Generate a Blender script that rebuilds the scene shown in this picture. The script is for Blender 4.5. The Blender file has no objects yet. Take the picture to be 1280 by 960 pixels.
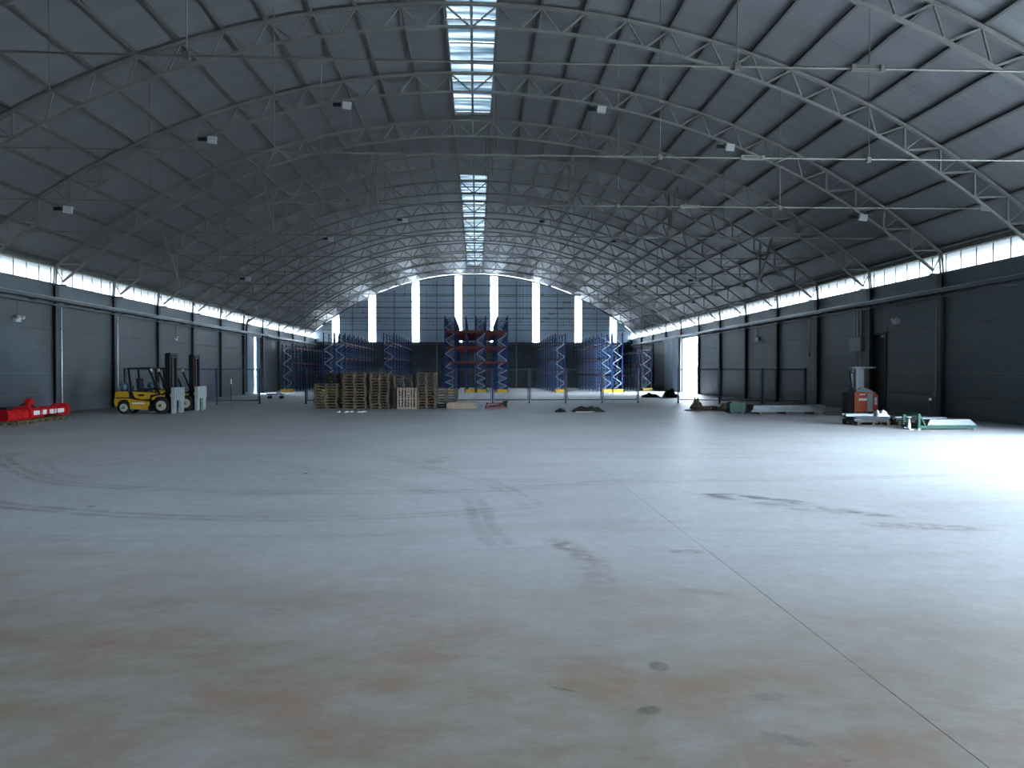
import bpy, bmesh, math, random
from mathutils import Vector, Matrix, noise as mnoise

rnd = random.Random(7)
scene = bpy.context.scene
C = scene.collection

# ------------------------------------------------------------------ camera
FPX, YAW, PITCH, CAMX, CAMH = 942.18, 0.04712, -0.01529, 0.167, 1.879
cam_data = bpy.data.cameras.new('camera')
cam_data.sensor_fit = 'HORIZONTAL'
cam_data.sensor_width = 36.0
cam_data.lens = FPX / 1280 * 36.0
cam_data.clip_end = 600
cam = bpy.data.objects.new('camera', cam_data)
cam.location = (CAMX, 0, CAMH)
cam.rotation_euler = (math.pi / 2 + PITCH, 0, -YAW)
C.objects.link(cam)
scene.camera = cam

# ------------------------------------------------------------------ daylight
SKY = 1.0
world = bpy.data.worlds.new('overcast_sky')
scene.world = world
world.use_nodes = True
bg = world.node_tree.nodes['Background']
bg.inputs[0].default_value = (0.69, 0.85, 1.0, 1)
bg.inputs[1].default_value = SKY

scene.view_settings.view_transform = 'Standard'
scene.view_settings.look = 'None'
scene.view_settings.exposure = 6.4
scene.view_settings.gamma = 1.0
scene.view_settings.use_curve_mapping = False
cy = scene.cycles
cy.max_bounces = 10
cy.diffuse_bounces = 7
cy.glossy_bounces = 3
cy.transmission_bounces = 4
cy.transparent_max_bounces = 24
cy.caustics_reflective = False
cy.caustics_refractive = False
cy.use_denoising = True
cy.sample_clamp_indirect = 6.0

# hall dimensions (metres): X across, Y along the hall, Z up
W = 19.55            # half width
BAY = 5.7
Y0 = 36.22           # a truss line
def ty(j): return Y0 + BAY * j
YF = ty(-8)          # front wall behind the camera
YB = ty(10)          # end wall with the strip windows
ZC, ZT = 6.04, 6.80  # clerestory sill and head
RC = 30.30           # radius of the truss top chord
ZA = 13.95
ZO = ZA - RC         # centre height of the roof arc
RR = RC + 0.13       # underside of the roof sheets
RBC = RC - 0.80      # lower chord
def arc_z(x, r): return ZO + math.sqrt(max(r * r - x * x, 0))

def portal(loc, rot, sx, sy):
    l = bpy.data.lights.new('daylight_portal', 'AREA')
    l.shape = 'RECTANGLE'; l.size = sx; l.size_y = sy
    l.cycles.is_portal = True
    o = bpy.data.objects.new('daylight_portal', l)
    o.location = loc; o.rotation_euler = rot
    C.objects.link(o)
H = math.pi / 2
YM, YL = (YF + YB) / 2, YB - YF
# an area light shines along its local -Z
portal((-W - .20, YM, (ZC + ZT) / 2), (0, -H, 0), ZT - ZC, YL)
portal((W + .20, YM, (ZC + ZT) / 2), (0, H, 0), ZT - ZC, YL)
NEAR_DOORS = [(2.35, 7.35), (8.05, 13.05), (13.75, 18.75)]
FAR_DOOR = (65.2, 70.3)
DOOR_H = 5.05
for a, b in NEAR_DOORS + [FAR_DOOR]:
    portal((W + .35, (a + b) / 2, DOOR_H / 2), (0, H, 0), DOOR_H, b - a)
STRIPS = [-17.05, -12.6, -7.3, -2.05, 2.35, 7.55, 12.8, 17.2]
ZD = 5.62            # top of the dark lower end wall
for x in STRIPS:
    t = arc_z(abs(x) + .5, RR) - .45
    portal((x, YB + .35, (ZD + t) / 2), (-H, 0, 0), .9, t - ZD)
SKYLIGHTS = [(ty(-5), ty(0) - .15), (ty(2) - .9, ty(9) - .1)]
for a, b in SKYLIGHTS:
    portal((0, (a + b) / 2, ZO + RR + .25), (0, 0, 0), 1.7, b - a)

# ------------------------------------------------------------------ materials
MATS = {}
def mat(name, col, rough=.6, metal=0.0, var=.12, scale=3.0, bump=0.0, bscale=30.0, col2=None, spec=.5, detail=4):
    m = bpy.data.materials.new(name); m.use_nodes = True
    nt = m.node_tree; N = nt.nodes; L = nt.links
    b = N['Principled BSDF']
    b.inputs['Roughness'].default_value = rough
    b.inputs['Metallic'].default_value = metal
    b.inputs['Specular IOR Level'].default_value = spec
    tc = N.new('ShaderNodeTexCoord')
    nz = N.new('ShaderNodeTexNoise'); nz.inputs['Scale'].default_value = scale; nz.inputs['Detail'].default_value = detail
    L.new(tc.outputs['Object'], nz.inputs['Vector'])
    rp = N.new('ShaderNodeValToRGB')
    c2 = col2 or tuple(c * (1 - var) for c in col)
    c1 = col if col2 else tuple(min(1, c * (1 + var)) for c in col)
    rp.color_ramp.elements[0].position = .3; rp.color_ramp.elements[0].color = (*c2, 1)
    rp.color_ramp.elements[1].position = .7; rp.color_ramp.elements[1].color = (*c1, 1)
    L.new(nz.outputs['Fac'], rp.inputs['Fac'])
    L.new(rp.outputs['Color'], b.inputs['Base Color'])
    if bump:
        n2 = N.new('ShaderNodeTexNoise'); n2.inputs['Scale'].default_value = bscale
        L.new(tc.outputs['Object'], n2.inputs['Vector'])
        bp = N.new('ShaderNodeBump'); bp.inputs['Strength'].default_value = bump
        L.new(n2.outputs['Fac'], bp.inputs['Height']); L.new(bp.outputs['Normal'], b.inputs['Normal'])
    MATS[name] = m
    return m

mat('steel_paint', (0.12, 0.12, 0.114), .55, 0, .10, 2)
mat('rod_paint', (.10, .098, .085), .6, 0, .1, 2)
mat('purlin_paint', (.07, .072, .066), .6, 0, .12, 2)
mat('galvanised', (0.22, 0.235, 0.25), .28, .9, .12, 4)
mat('galv_dull', (0.14, 0.15, 0.158), .5, .6, .15, 4)
mat('tray_dark', (.06, .075, .085), .45, .3, .12, 4)
mat('girt_blue', (0.22, 0.29, 0.36), .5, 0, .1, 2)
mat('panel_grey', (0.045, 0.057, 0.067), .55, 0, .10, .8, .05, 60)
mat('joint_light', (0.14, 0.158, 0.168), .8, 0, .05, 3)
mat('fascia', (0.066, 0.088, 0.102), .5, .1, .15, .7)
mat('column_dark', (0.03, 0.036, 0.036), .6, 0, .15, 2)
mat('dark_wall', (0.055, 0.068, 0.076), .7, 0, .15, .8)
mat('door_grey', (0.1, 0.135, 0.17), .5, 0, .12, .8)
mat('black', (0.007, 0.008, 0.009), .5, 0, .2, 5, spec=.2)
mat('rubber', (0.01, 0.0105, 0.011), .8, 0, .3, 8, spec=.2)
mat('forklift_yellow', (0.36, 0.215, 0.012), .4, 0, .10, 3)
mat('guard_yellow', (0.640, 0.400, 0.024), .5, 0, .1, 3)
mat('cream', (0.34, 0.33, 0.26), .5, 0, .1, 5)
mat('clamp_grey', (0.25, 0.28, 0.275), .5, 0, .10, 4)
mat('tank_teal', (0.035, 0.133, 0.161), .4, 0, .15, 5)
mat('seat_black', (0.01, 0.01, 0.012), .7, 0, .2, 6, spec=.2)
mat('blue_post', (0.008, 0.024, 0.075), .45, 0, .1, 4)
mat('fence_blue', (0.007, 0.016, 0.045), .5, 0, .1, 4)
mat('rack_blue', (0.006, 0.026, 0.1), .45, 0, .15, 3, spec=.2)
mat('rack_brace_shaded', (0.075, 0.105, 0.155), .4, .3, .12, 3)  # inner frames: their shade is put into the brace colour
mat('rack_brace_lit', (.27, .33, .40), .45, .1, .12, 3)  # same braces on the front frames, with the light put into the colour
mat('rack_red', (0.1, 0.009, 0.008), .5, 0, .15, 3)
mat('orange', (0.36, 0.05, 0.006), .45, 0, .08, 3, spec=.2)
mat('truck_grey', (0.12, 0.14, 0.158), .45, .2, .1, 3)
mat('red_paint', (0.36, 0.01, 0.013), .38, 0, .15, 4, spec=.2)
mat('white_paint', (0.585, 0.585, 0.600), .5, 0, .05, 5)
mat('green_paint', (0.004, 0.05, 0.032), .5, 0, .2, 5, spec=.2)
mat('tarp_black', (0.008, 0.009, 0.0105), .55, 0, .3, 4, spec=.2)
mat('tarp_dark', (0.018, 0.024, 0.024), .6, 0, .3, 4)
mat('wood_old', (0.165, 0.118, 0.078), .85, 0, .3, 6, .1, 40, col2=(0.075, 0.052, 0.034), spec=.2)
mat('wood_grey', (0.12, 0.098, 0.076), .85, 0, .3, 6, .1, 40, col2=(0.06, 0.05, 0.039), spec=.2)
mat('wood_olive', (0.13, 0.11, 0.058), .85, 0, .3, 6, .1, 40, col2=(0.055, 0.046, 0.026), spec=.2)
mat('wood_pale', (0.33, 0.245, 0.19), .8, 0, .2, 6, .1, 40, col2=(0.24, 0.175, 0.135))
mat('lamp_white', (0.42, 0.43, 0.44), .4, 0, .03, 5)
mat('box_grey', (0.12, 0.13, 0.14), .5, 0, .08, 5)
mat('yard_ground', (.60, .58, .55), .9, 0, .15, .3)
mat('paper', (0.680, 0.688, 0.704), .7, 0, .05, 5)
mat('leaf_green', (.05, .14, .05), .8, 0, .4, 6)

def glass_mat(name, trans, dirt, film=.9):
    """thin sheet that lets `trans` of the light straight through, the rest a dusty diffuse film"""
    m = bpy.data.materials.new(name); m.use_nodes = True
    nt = m.node_tree; N = nt.nodes; L = nt.links
    N.remove(N['Principled BSDF'])
    out = N['Material Output']
    t = N.new('ShaderNodeBsdfTransparent')
    d = N.new('ShaderNodeBsdfTranslucent'); d.inputs[0].default_value = (film, film * 1.02, film * 1.04, 1)
    mx = N.new('ShaderNodeMixShader'); mx.inputs[0].default_value = dirt
    L.new(t.outputs[0], mx.inputs[1]); L.new(d.outputs[0], mx.inputs[2])
    L.new(mx.outputs[0], out.inputs[0])
    t.inputs[0].default_value = (*[trans] * 3, 1)
    MATS[name] = m
    return m, t, N, L
glass_mat('clear_sheet', .22, .30, .45)
glass_mat('strip_sheet', .4, .60, .8)
# the roof lights: weathered fibreglass, streaked with dirt across its ribs
m, t, N, L = glass_mat('roof_light_sheet', .3, .03)
tc = N.new('ShaderNodeTexCoord')
mp = N.new('ShaderNodeMapping'); mp.inputs['Scale'].default_value = (.35, 2.6, 1)
nz = N.new('ShaderNodeTexNoise'); nz.inputs['Scale'].default_value = 1.0; nz.inputs['Detail'].default_value = 5
rp = N.new('ShaderNodeValToRGB')
rp.color_ramp.elements[0].position = .36; rp.color_ramp.elements[0].color = (.020, .031, .038, 1)
rp.color_ramp.elements[1].position = .66; rp.color_ramp.elements[1].color = (.13, .135, .135, 1)
L.new(tc.outputs['Object'], mp.inputs['Vector']); L.new(mp.outputs[0], nz.inputs['Vector'])
L.new(nz.outputs['Fac'], rp.inputs['Fac']); L.new(rp.outputs['Color'], t.inputs[0])

# roof sheets: ribbed metal, laps every metre along the hall
def roof_mat():
    m = bpy.data.materials.new('roof_sheet_metal'); m.use_nodes = True
    nt = m.node_tree; N = nt.nodes; L = nt.links; b = N['Principled BSDF']
    b.inputs['Roughness'].default_value = .55; b.inputs['Metallic'].default_value = 0.0
    g = N.new('ShaderNodeNewGeometry')
    sep = N.new('ShaderNodeSeparateXYZ'); L.new(g.outputs['Position'], sep.inputs[0])
    mul = N.new('ShaderNodeMath'); mul.operation = 'MULTIPLY'; mul.inputs[1].default_value = 1.02
    L.new(sep.outputs['Y'], mul.inputs[0])
    fl = N.new('ShaderNodeMath'); fl.operation = 'FLOOR'; L.new(mul.outputs[0], fl.inputs[0])
    wn = N.new('ShaderNodeTexWhiteNoise'); wn.noise_dimensions = '1D'; L.new(fl.outputs[0], wn.inputs['W'])
    mp = N.new('ShaderNodeMapping'); mp.inputs['Scale'].default_value = (.12, 1.4, .12)
    L.new(g.outputs['Position'], mp.inputs['Vector'])
    nz = N.new('ShaderNodeTexNoise'); nz.inputs['Scale'].default_value = 1; nz.inputs['Detail'].default_value = 4
    L.new(mp.outputs[0], nz.inputs['Vector'])
    ad = N.new('ShaderNodeMath'); ad.operation = 'MULTIPLY_ADD'; ad.inputs[1].default_value = .25
    L.new(wn.outputs['Value'], ad.inputs[0]); L.new(nz.outputs['Fac'], ad.inputs[2])
    rp = N.new('ShaderNodeValToRGB')
    rp.color_ramp.elements[0].position = .3; rp.color_ramp.elements[0].color = (.092, .095, .101, 1)
    rp.color_ramp.elements[1].position = .95; rp.color_ramp.elements[1].color = (.138, .142, .149, 1)
    L.new(ad.outputs[0], rp.inputs['Fac']); L.new(rp.outputs['Color'], b.inputs['Base Color'])
    wv = N.new('ShaderNodeMath'); wv.operation = 'SINE'
    m2 = N.new('ShaderNodeMath'); m2.operation = 'MULTIPLY'; m2.inputs[1].default_value = 25.0
    L.new(sep.outputs['Y'], m2.inputs[0]); L.new(m2.outputs[0], wv.inputs[0])
    bp = N.new('ShaderNodeBump'); bp.inputs['Strength'].default_value = .07; bp.inputs['Distance'].default_value = .02
    L.new(wv.outputs[0], bp.inputs['Height']); L.new(bp.outputs['Normal'], b.inputs['Normal'])
    MATS['roof'] = m
roof_mat()

# upright ribbed cladding of the end wall
def clad_mat():
    m = bpy.data.materials.new('ribbed_cladding'); m.use_nodes = True
    nt = m.node_tree; N = nt.nodes; L = nt.links; b = N['Principled BSDF']
    b.inputs['Roughness'].default_value = .5
    g = N.new('ShaderNodeNewGeometry')
    sep = N.new('ShaderNodeSeparateXYZ'); L.new(g.outputs['Position'], sep.inputs[0])
    nz = N.new('ShaderNodeTexNoise'); nz.inputs['Scale'].default_value = .6
    L.new(g.outputs['Position'], nz.inputs['Vector'])
    rp = N.new('ShaderNodeValToRGB')
    rp.color_ramp.elements[0].color = (.45, .57, .69, 1); rp.color_ramp.elements[1].color = (.56, .69, .80, 1)
    L.new(nz.outputs['Fac'], rp.inputs['Fac']); L.new(rp.outputs['Color'], b.inputs['Base Color'])
    m2 = N.new('ShaderNodeMath'); m2.operation = 'MULTIPLY'; m2.inputs[1].default_value = 2 * math.pi / .25
    wv = N.new('ShaderNodeMath'); wv.operation = 'SINE'
    L.new(sep.outputs['X'], m2.inputs[0]); L.new(m2.outputs[0], wv.inputs[0])
    bp = N.new('ShaderNodeBump'); bp.inputs['Strength'].default_value = .5; bp.inputs['Distance'].default_value = .03
    L.new(wv.outputs[0], bp.inputs['Height']); L.new(bp.outputs['Normal'], b.inputs['Normal'])
    MATS['cladding'] = m
clad_mat()

def floor_mat():
    m = bpy.data.materials.new('dusty_concrete'); m.use_nodes = True
    nt = m.node_tree; N = nt.nodes; L = nt.links; b = N['Principled BSDF']
    g = N.new('ShaderNodeNewGeometry')
    def noise(scale, detail=5, sc=(1, 1, 1), rough=.55, loc=(0, 0, 0)):
        mp = N.new('ShaderNodeMapping'); mp.inputs['Scale'].default_value = sc; mp.inputs['Location'].default_value = loc
        L.new(g.outputs['Position'], mp.inputs['Vector'])
        n = N.new('ShaderNodeTexNoise'); n.inputs['Scale'].default_value = scale
        n.inputs['Detail'].default_value = detail; n.inputs['Roughness'].default_value = rough
        L.new(mp.outputs[0], n.inputs['Vector']); return n.outputs['Fac']
    def ramp(src, p0, p1, c0=(0, 0, 0, 1), c1=(1, 1, 1, 1)):
        r = N.new('ShaderNodeValToRGB'); e = r.color_ramp.elements
        e[0].position = p0; e[1].position = p1; e[0].color = c0; e[1].color = c1
        L.new(src, r.inputs['Fac']); return r.outputs['Color']
    def mix(fac, a, bb, t='MIX'):
        x = N.new('ShaderNodeMix'); x.data_type = 'RGBA'; x.blend_type = t
        for s, v in ((x.inputs['Factor'], fac), (x.inputs['A'], a), (x.inputs['B'], bb)):
            if hasattr(v, 'links'): L.new(v, s)
            else: s.default_value = v
        return x.outputs['Result']
    def math_(op, a, bb=None, c=None):
        x = N.new('ShaderNodeMath'); x.operation = op
        for s, v in zip(x.inputs, (a, bb, c)):
            if v is None: continue
            if hasattr(v, 'links'): L.new(v, s)
            else: s.default_value = v
        return x.outputs[0]
    base = ramp(noise(.35, 6, (1, 1, 1)), .3, .7, (.50, .505, .515, 1), (.60, .605, .615, 1))
    fine = ramp(noise(5, 10, (1, 1, 1), .75), .35, .65, (.88, .88, .88, 1), (1.07, 1.07, 1.07, 1))
    col = mix(1.0, base, fine, 'MULTIPLY')
    # sweeping streaks of dust
    st = ramp(noise(1.0, 5, (.25, 1.3, 1), .6, (3, 1, 0)), .5, .75)
    col = mix(math_('MULTIPLY', st, .55), col, (.40, .375, .36, 1))
    # trodden soil: greenish brown and red earth, heaviest on the slabs near the entrance
    sep = N.new('ShaderNodeSeparateXYZ'); L.new(g.outputs['Position'], sep.inputs[0])
    near = N.new('ShaderNodeMapRange'); near.inputs['From Min'].default_value = 8.0; near.inputs['From Max'].default_value = 4.8
    L.new(math_('MULTIPLY_ADD', sep.outputs['X'], .22, sep.outputs['Y']), near.inputs['Value'])
    soil = ramp(noise(1.1, 10, (1, 1.5, 1), .72, (5, 2, 0)), .36, .62)
    col = mix(math_('MULTIPLY', math_('MULTIPLY_ADD', soil, .50, .45), near.outputs[0]), col, (.335, .265, .19, 1))
    red = ramp(noise(.9, 9, (1, 1.3, 1), .7, (11, 7, 0)), .48, .66)
    col = mix(math_('MULTIPLY', math_('MULTIPLY', red, near.outputs[0]), .75), col, (.36, .225, .16, 1))
    red2 = ramp(noise(.9, 6, (1, 1, 1), .6, (21, 17, 0)), .6, .75)
    col = mix(math_('MULTIPLY', red2, .30), col, (.40, .31, .27, 1))
    pale = ramp(noise(2.3, 9, (.7, 1.4, 1), .72, (1, 27, 0)), .56, .70)
    col = mix(math_('MULTIPLY', pale, .30), col, (.50, .51, .50, 1))
    L.new(col, b.inputs['Base Color'])
    rr = N.new('ShaderNodeMapRange'); rr.inputs['To Min'].default_value = .44; rr.inputs['To Max'].default_value = .64
    L.new(noise(.7, 5), rr.inputs['Value']); L.new(rr.outputs[0], b.inputs['Roughness'])
    b.inputs['Specular IOR Level'].default_value = .45
    bp = N.new('ShaderNodeBump'); bp.inputs['Strength'].default_value = .06; bp.inputs['Distance'].default_value = .01
    L.new(noise(14, 5), bp.inputs['Height']); L.new(bp.outputs['Normal'], b.inputs['Normal'])
    MATS['concrete'] = m
floor_mat()

def mark_mat(name, col, strength, scale, lo=.35, hi=.65):
    """film of rubber, oil or soil on the floor: patchy, thinning out at its own edge"""
    m = bpy.data.materials.new(name); m.use_nodes = True
    nt = m.node_tree; N = nt.nodes; L = nt.links; b = N['Principled BSDF']
    b.inputs['Base Color'].default_value = (*col, 1); b.inputs['Roughness'].default_value = .6
    at = N.new('ShaderNodeAttribute'); at.attribute_name = 'film'
    g = N.new('ShaderNodeNewGeometry')
    nz = N.new('ShaderNodeTexNoise'); nz.inputs['Scale'].default_value = scale; nz.inputs['Detail'].default_value = 5
    L.new(g.outputs['Position'], nz.inputs['Vector'])
    mr = N.new('ShaderNodeMapRange'); mr.inputs['From Min'].default_value = lo; mr.inputs['From Max'].default_value = hi
    L.new(nz.outputs['Fac'], mr.inputs['Value'])
    mu = N.new('ShaderNodeMath'); mu.operation = 'MULTIPLY'
    L.new(at.outputs['Fac'], mu.inputs[0]); L.new(mr.outputs[0], mu.inputs[1])
    m3 = N.new('ShaderNodeMath'); m3.operation = 'MULTIPLY'; m3.inputs[1].default_value = strength
    L.new(mu.outputs[0], m3.inputs[0]); L.new(m3.outputs[0], b.inputs['Alpha'])
    MATS[name] = m
mark_mat('tyre_film', (.16, .16, .165), .22, 2.2, .30, .60)
mark_mat('oil_film', (.09, .09, .09), .5, 12, .2, .55)
mark_mat('scuff_film', (.13, .13, .135), .40, 3.0, .40, .66)
mark_mat('soil_film', (.26, .10, .05), .7, 7, .35, .6)

# ------------------------------------------------------------------ mesh helpers
class MB:
    def __init__(s): s.v = []; s.f = []; s.smooth = []
    def add(s, vs, fs, sm=False):
        o = len(s.v); s.v += [tuple(v) for v in vs]
        for f in fs: s.f.append(tuple(i + o for i in f)); s.smooth.append(sm)
        return s
    def box(s, x0, x1, y0, y1, z0, z1):
        return s.add([(x0, y0, z0), (x1, y0, z0), (x1, y1, z0), (x0, y1, z0), (x0, y0, z1), (x1, y0, z1), (x1, y1, z1), (x0, y1, z1)],
                     [(3, 2, 1, 0), (4, 5, 6, 7), (0, 1, 5, 4), (1, 2, 6, 5), (2, 3, 7, 6), (3, 0, 4, 7)])
    def bar(s, a, b, w, h=None, up=(0, 0, 1)):
        """rectangular bar from a to b; w sideways, h along up"""
        h = h or w; a, b = Vector(a), Vector(b); d = (b - a).normalized(); up = Vector(up)
        if abs(d.dot(up)) > .98: up = Vector((0, 1, 0))
        x = d.cross(up).normalized() * w / 2; y = x.cross(d).normalized() * h / 2
        vs = [p + sx * x + sy * y for p in (a, b) for sx, sy in ((-1, -1), (1, -1), (1, 1), (-1, 1))]
        return s.add(vs, [(3, 2, 1, 0), (4, 5, 6, 7), (0, 1, 5, 4), (1, 2, 6, 5), (2, 3, 7, 6), (3, 0, 4, 7)])
    def tube(s, a, b, r, n=8, r2=None, cap=True):
        a, b = Vector(a), Vector(b); d = (b - a).normalized()
        up = Vector((0, 0, 1)) if abs(d.z) < .95 else Vector((0, 1, 0))
        x = d.cross(up).normalized(); y = x.cross(d); r2 = r if r2 is None else r2
        vs = [a + r * (x * math.cos(t) + y * math.sin(t)) for t in [2 * math.pi * i / n for i in range(n)]]
        vs += [b + r2 * (x * math.cos(t) + y * math.sin(t)) for t in [2 * math.pi * i / n for i in range(n)]]
        s.add(vs, [(i, i + n, (i + 1) % n + n, (i + 1) % n) for i in range(n)], True)
        if cap: s.add(vs, [tuple(range(n)), tuple(range(2 * n - 1, n - 1, -1))])
        return s
    def path(s, pts, r, n=6):
        for a, b in zip(pts, pts[1:]): s.tube(a, b, r, n)
        return s
    def lathe(s, prof, n=20, axis='z', o=(0, 0, 0)):
        """prof: list of (radius, height)"""
        vs = []
        for r, h in prof:
            for i in range(n):
                t = 2 * math.pi * i / n; c, q = r * math.cos(t), r * math.sin(t)
                p = {'z': (c, q, h), 'y': (c, h, q), 'x': (h, c, q)}[axis]
                vs.append((p[0] + o[0], p[1] + o[1], p[2] + o[2]))
        fs = [(k * n + i, k * n + (i + 1) % n, (k + 1) * n + (i + 1) % n, (k + 1) * n + i) for k in range(len(prof) - 1) for i in range(n)]
        return s.add(vs, fs, True)
    def prism(s, poly, y0, y1, axis='y'):
        """polygon in (x,z) pulled along y (or (y,z) along x, or (x,y) along z)"""
        n = len(poly)
        def P(p, t): return {'y': (p[0], t, p[1]), 'x': (t, p[0], p[1]), 'z': (p[0], p[1], t)}[axis]
        vs = [P(p, y0) for p in poly] + [P(p, y1) for p in poly]
        return s.add(vs, [tuple(range(n)), tuple(range(2 * n - 1, n - 1, -1))] + [(i, i + n, (i + 1) % n + n, (i + 1) % n) for i in range(n)])
    def arc(s, r0, r1, y0, y1, a0, a1, n):
        """curved bar about the hall axis between radii r0 and r1 and angles a0..a1 from the ridge"""
        vs = []
        for i in range(n + 1):
            a = a0 + (a1 - a0) * i / n; sn, cs = math.sin(a), math.cos(a)
            vs += [(r0 * sn, y0, ZO + r0 * cs), (r0 * sn, y1, ZO + r0 * cs), (r1 * sn, y1, ZO + r1 * cs), (r1 * sn, y0, ZO + r1 * cs)]
        fs = [(0, 1, 2, 3), (4 * n + 3, 4 * n + 2, 4 * n + 1, 4 * n)]
        for i in range(n):
            for k in range(4): fs.append((4 * i + k, 4 * i + 4 + k, 4 * i + 4 + (k + 1) % 4, 4 * i + (k + 1) % 4))
        return s.add(vs, fs)
    def mesh(s, name, m):
        me = bpy.data.meshes.new(name); me.from_pydata(s.v, [], s.f); me.materials.append(MATS[m])
        bm = bmesh.new(); bm.from_mesh(me); bmesh.ops.recalc_face_normals(bm, faces=bm.faces)
        bm.to_mesh(me); bm.free()
        for p, q in zip(me.polygons, s.smooth): p.use_smooth = q
        return me
    def build(s, name, m, parent=None, loc=None, rz=0.0):
        return put(name, s.mesh(name, m), parent, loc, rz)

def put(name, me, parent=None, loc=None, rz=0.0):
    o = bpy.data.objects.new(name, me); C.objects.link(o)
    if parent: o.parent = parent
    if loc: o.location = loc
    if rz: o.rotation_euler = (0, 0, rz)
    return o
def empty(name, loc, rz=0.0):
    o = bpy.data.objects.new(name, None); C.objects.link(o); o.empty_display_size = .2
    o.location = loc; o.rotation_euler = (0, 0, rz); return o
def tag(o, label, cat, group=None):
    o['label'] = label; o['category'] = cat
    if group: o['group'] = group
    return o
def struct(o, label=None):
    o['kind'] = 'structure'
    if label: o['label'] = label
    return o
def copy_tree(o, parent=None):
    c = o.copy(); C.objects.link(c)
    if parent: c.parent = parent
    for ch in list(o.children): copy_tree(ch, c)
    return c
ORD = ['first', 'second', 'third', 'fourth', 'fifth', 'sixth', 'seventh', 'eighth', 'ninth', 'tenth', 'eleventh', 'twelfth', 'thirteenth', 'fourteenth', 'fifteenth', 'sixteenth', 'seventeenth']

# ------------------------------------------------------------------ yard outside
yard = MB().box(-120, 120, -70, 190, -.5, -.35).build('ground_outside', 'yard_ground')
struct(yard, 'pale bare ground of the yard around the hall')

# ------------------------------------------------------------------ floor
floor = struct(MB().box(-W - .3, W + .3, YF - .3, YB + .3, -.32, -.015).build('floor', 'dark_wall'), 'dusty concrete floor of the hall')
xj = [-W, -8.85, 2.60, 14.05, W]
yj = [YF] + [8.0 + 11.4 * k for k in range(-1, 8)] + [YB]
for x0, x1 in zip(xj, xj[1:]):
    for y0, y1 in zip(yj, yj[1:]):
        MB().box(x0 + .0028, x1 - .0028, y0 + .002, y1 - .002, -.015, 0).build('floor_slab', 'concrete', floor)

def film(name, rings, m):
    """rings: rows of (point, film) across the mark"""
    vs, fade = [], []; n = len(rings[0])
    for r in rings:
        for p, a in r: vs.append(p); fade.append(a)
    fs = [(i * n + k, i * n + k + 1, (i + 1) * n + k + 1, (i + 1) * n + k) for i in range(len(rings) - 1) for k in range(n - 1)]
    me = bpy.data.meshes.new(name); me.from_pydata(vs, [], fs); me.materials.append(MATS[m])
    at = me.attributes.new('film', 'FLOAT', 'POINT')
    for i, a in enumerate(fade): at.data[i].value = a
    return put(name, me, floor)
FZ = [.0012]
def smooth_path(pts, n=12):
    P = [Vector((*p, 0)) for p in pts]; P = [2 * P[0] - P[1]] + P + [2 * P[-1] - P[-2]]; out = []
    for i in range(1, len(P) - 2):
        for k in range(n):
            t = k / n; a, b, c, d = P[i - 1], P[i], P[i + 1], P[i + 2]
            out.append(.5 * ((2 * b) + (c - a) * t + (2 * a - 5 * b + 4 * c - d) * t * t + (3 * b - a - 3 * c + d) * t ** 3))
    return out + [P[-2]]
def tyre(pts, offs=(-.11, .11), w=.10, k0=1.0, k1=1.0, m='tyre_film'):
    path = smooth_path(pts); FZ[0] += .0003
    for off in offs:
        rings = []
        for i, p in enumerate(path):
            d = (path[min(i + 1, len(path) - 1)] - path[max(i - 1, 0)]).normalized(); nn = Vector((-d.y, d.x, 0))
            u = i / (len(path) - 1); e = (k0 + (k1 - k0) * u) * min(1, 8 * u, 8 * (1 - u))
            rings.append([((p.x + nn.x * (off + q * w), p.y + nn.y * (off + q * w), FZ[0]), e * a) for q, a in ((-1, 0), (-.4, 1), (.4, 1), (1, 0))])
        film('tyre_mark', rings, m)
def blob(x, y, rx, ry, m, rz=0.0, n=20, k=1.0, seed=0):
    FZ[0] += .0003; rings = []
    for r, a in ((0, 1), (.55, 1), (.8, .6), (1, 0)):
        row = []
        for i in range(n + 1):
            t = 2 * math.pi * (i % n) / n; q = r * (1 + .22 * mnoise.noise((math.cos(t) * 1.3 + seed, math.sin(t) * 1.3, seed)))
            px, py = rx * q * math.cos(t), ry * q * math.sin(t); c, s_ = math.cos(rz), math.sin(rz)
            row.append(((x + px * c - py * s_, y + px * s_ + py * c, FZ[0]), a * k))
        rings.append(row)
    film('floor_stain', rings, m)
tyre([(-10.6, 19.3), (-10.38, 17.34), (-8.83, 15.16), (-7.28, 13.45), (-6.05, 12.75), (-4.22, 12.17), (-2.29, 11.93), (-.28, 11.93), (1.5, 12.4), (4.5, 14.0)], k0=1.1, k1=.35)
tyre([(-9.2, 18.6), (-9.0, 16.4), (-7.6, 14.3), (-6.3, 13.3)], k0=.7, k1=.3)
tyre([(-10.5, 14.2), (-8.2, 12.1), (-6.6, 11.03), (-5.71, 10.61), (-4.53, 10.16), (-3.4, 9.89), (-1.84, 9.77), (-.21, 10.03), (1.6, 10.9)], k0=1.2, k1=.5)
tyre([(-8.4, 16.2), (-4.89, 16.36), (-2.82, 14.56), (-1.4, 13.0), (0, 11.2)], k0=.3, k1=.5, w=.13)
tyre([(-2.2, 17.5), (-1.47, 16.23), (-.37, 14.23), (.5, 12.5), (1.1, 10.0)], k0=.5, k1=.4)
tyre([(.10, 11.4), (.20, 10.2), (.24, 9.4), (.40, 8.3), (.75, 7.6)], (-.10, .10), .11, .75, .5)
tyre([(-.2, 13.2), (3.0, 12.9), (7, 13.1), (12, 13.6)], k0=.4, k1=.4)
tyre([(-5.2, 19.0), (2.0, 18.4), (9, 18.0)], k0=.4, k1=.3)
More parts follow.
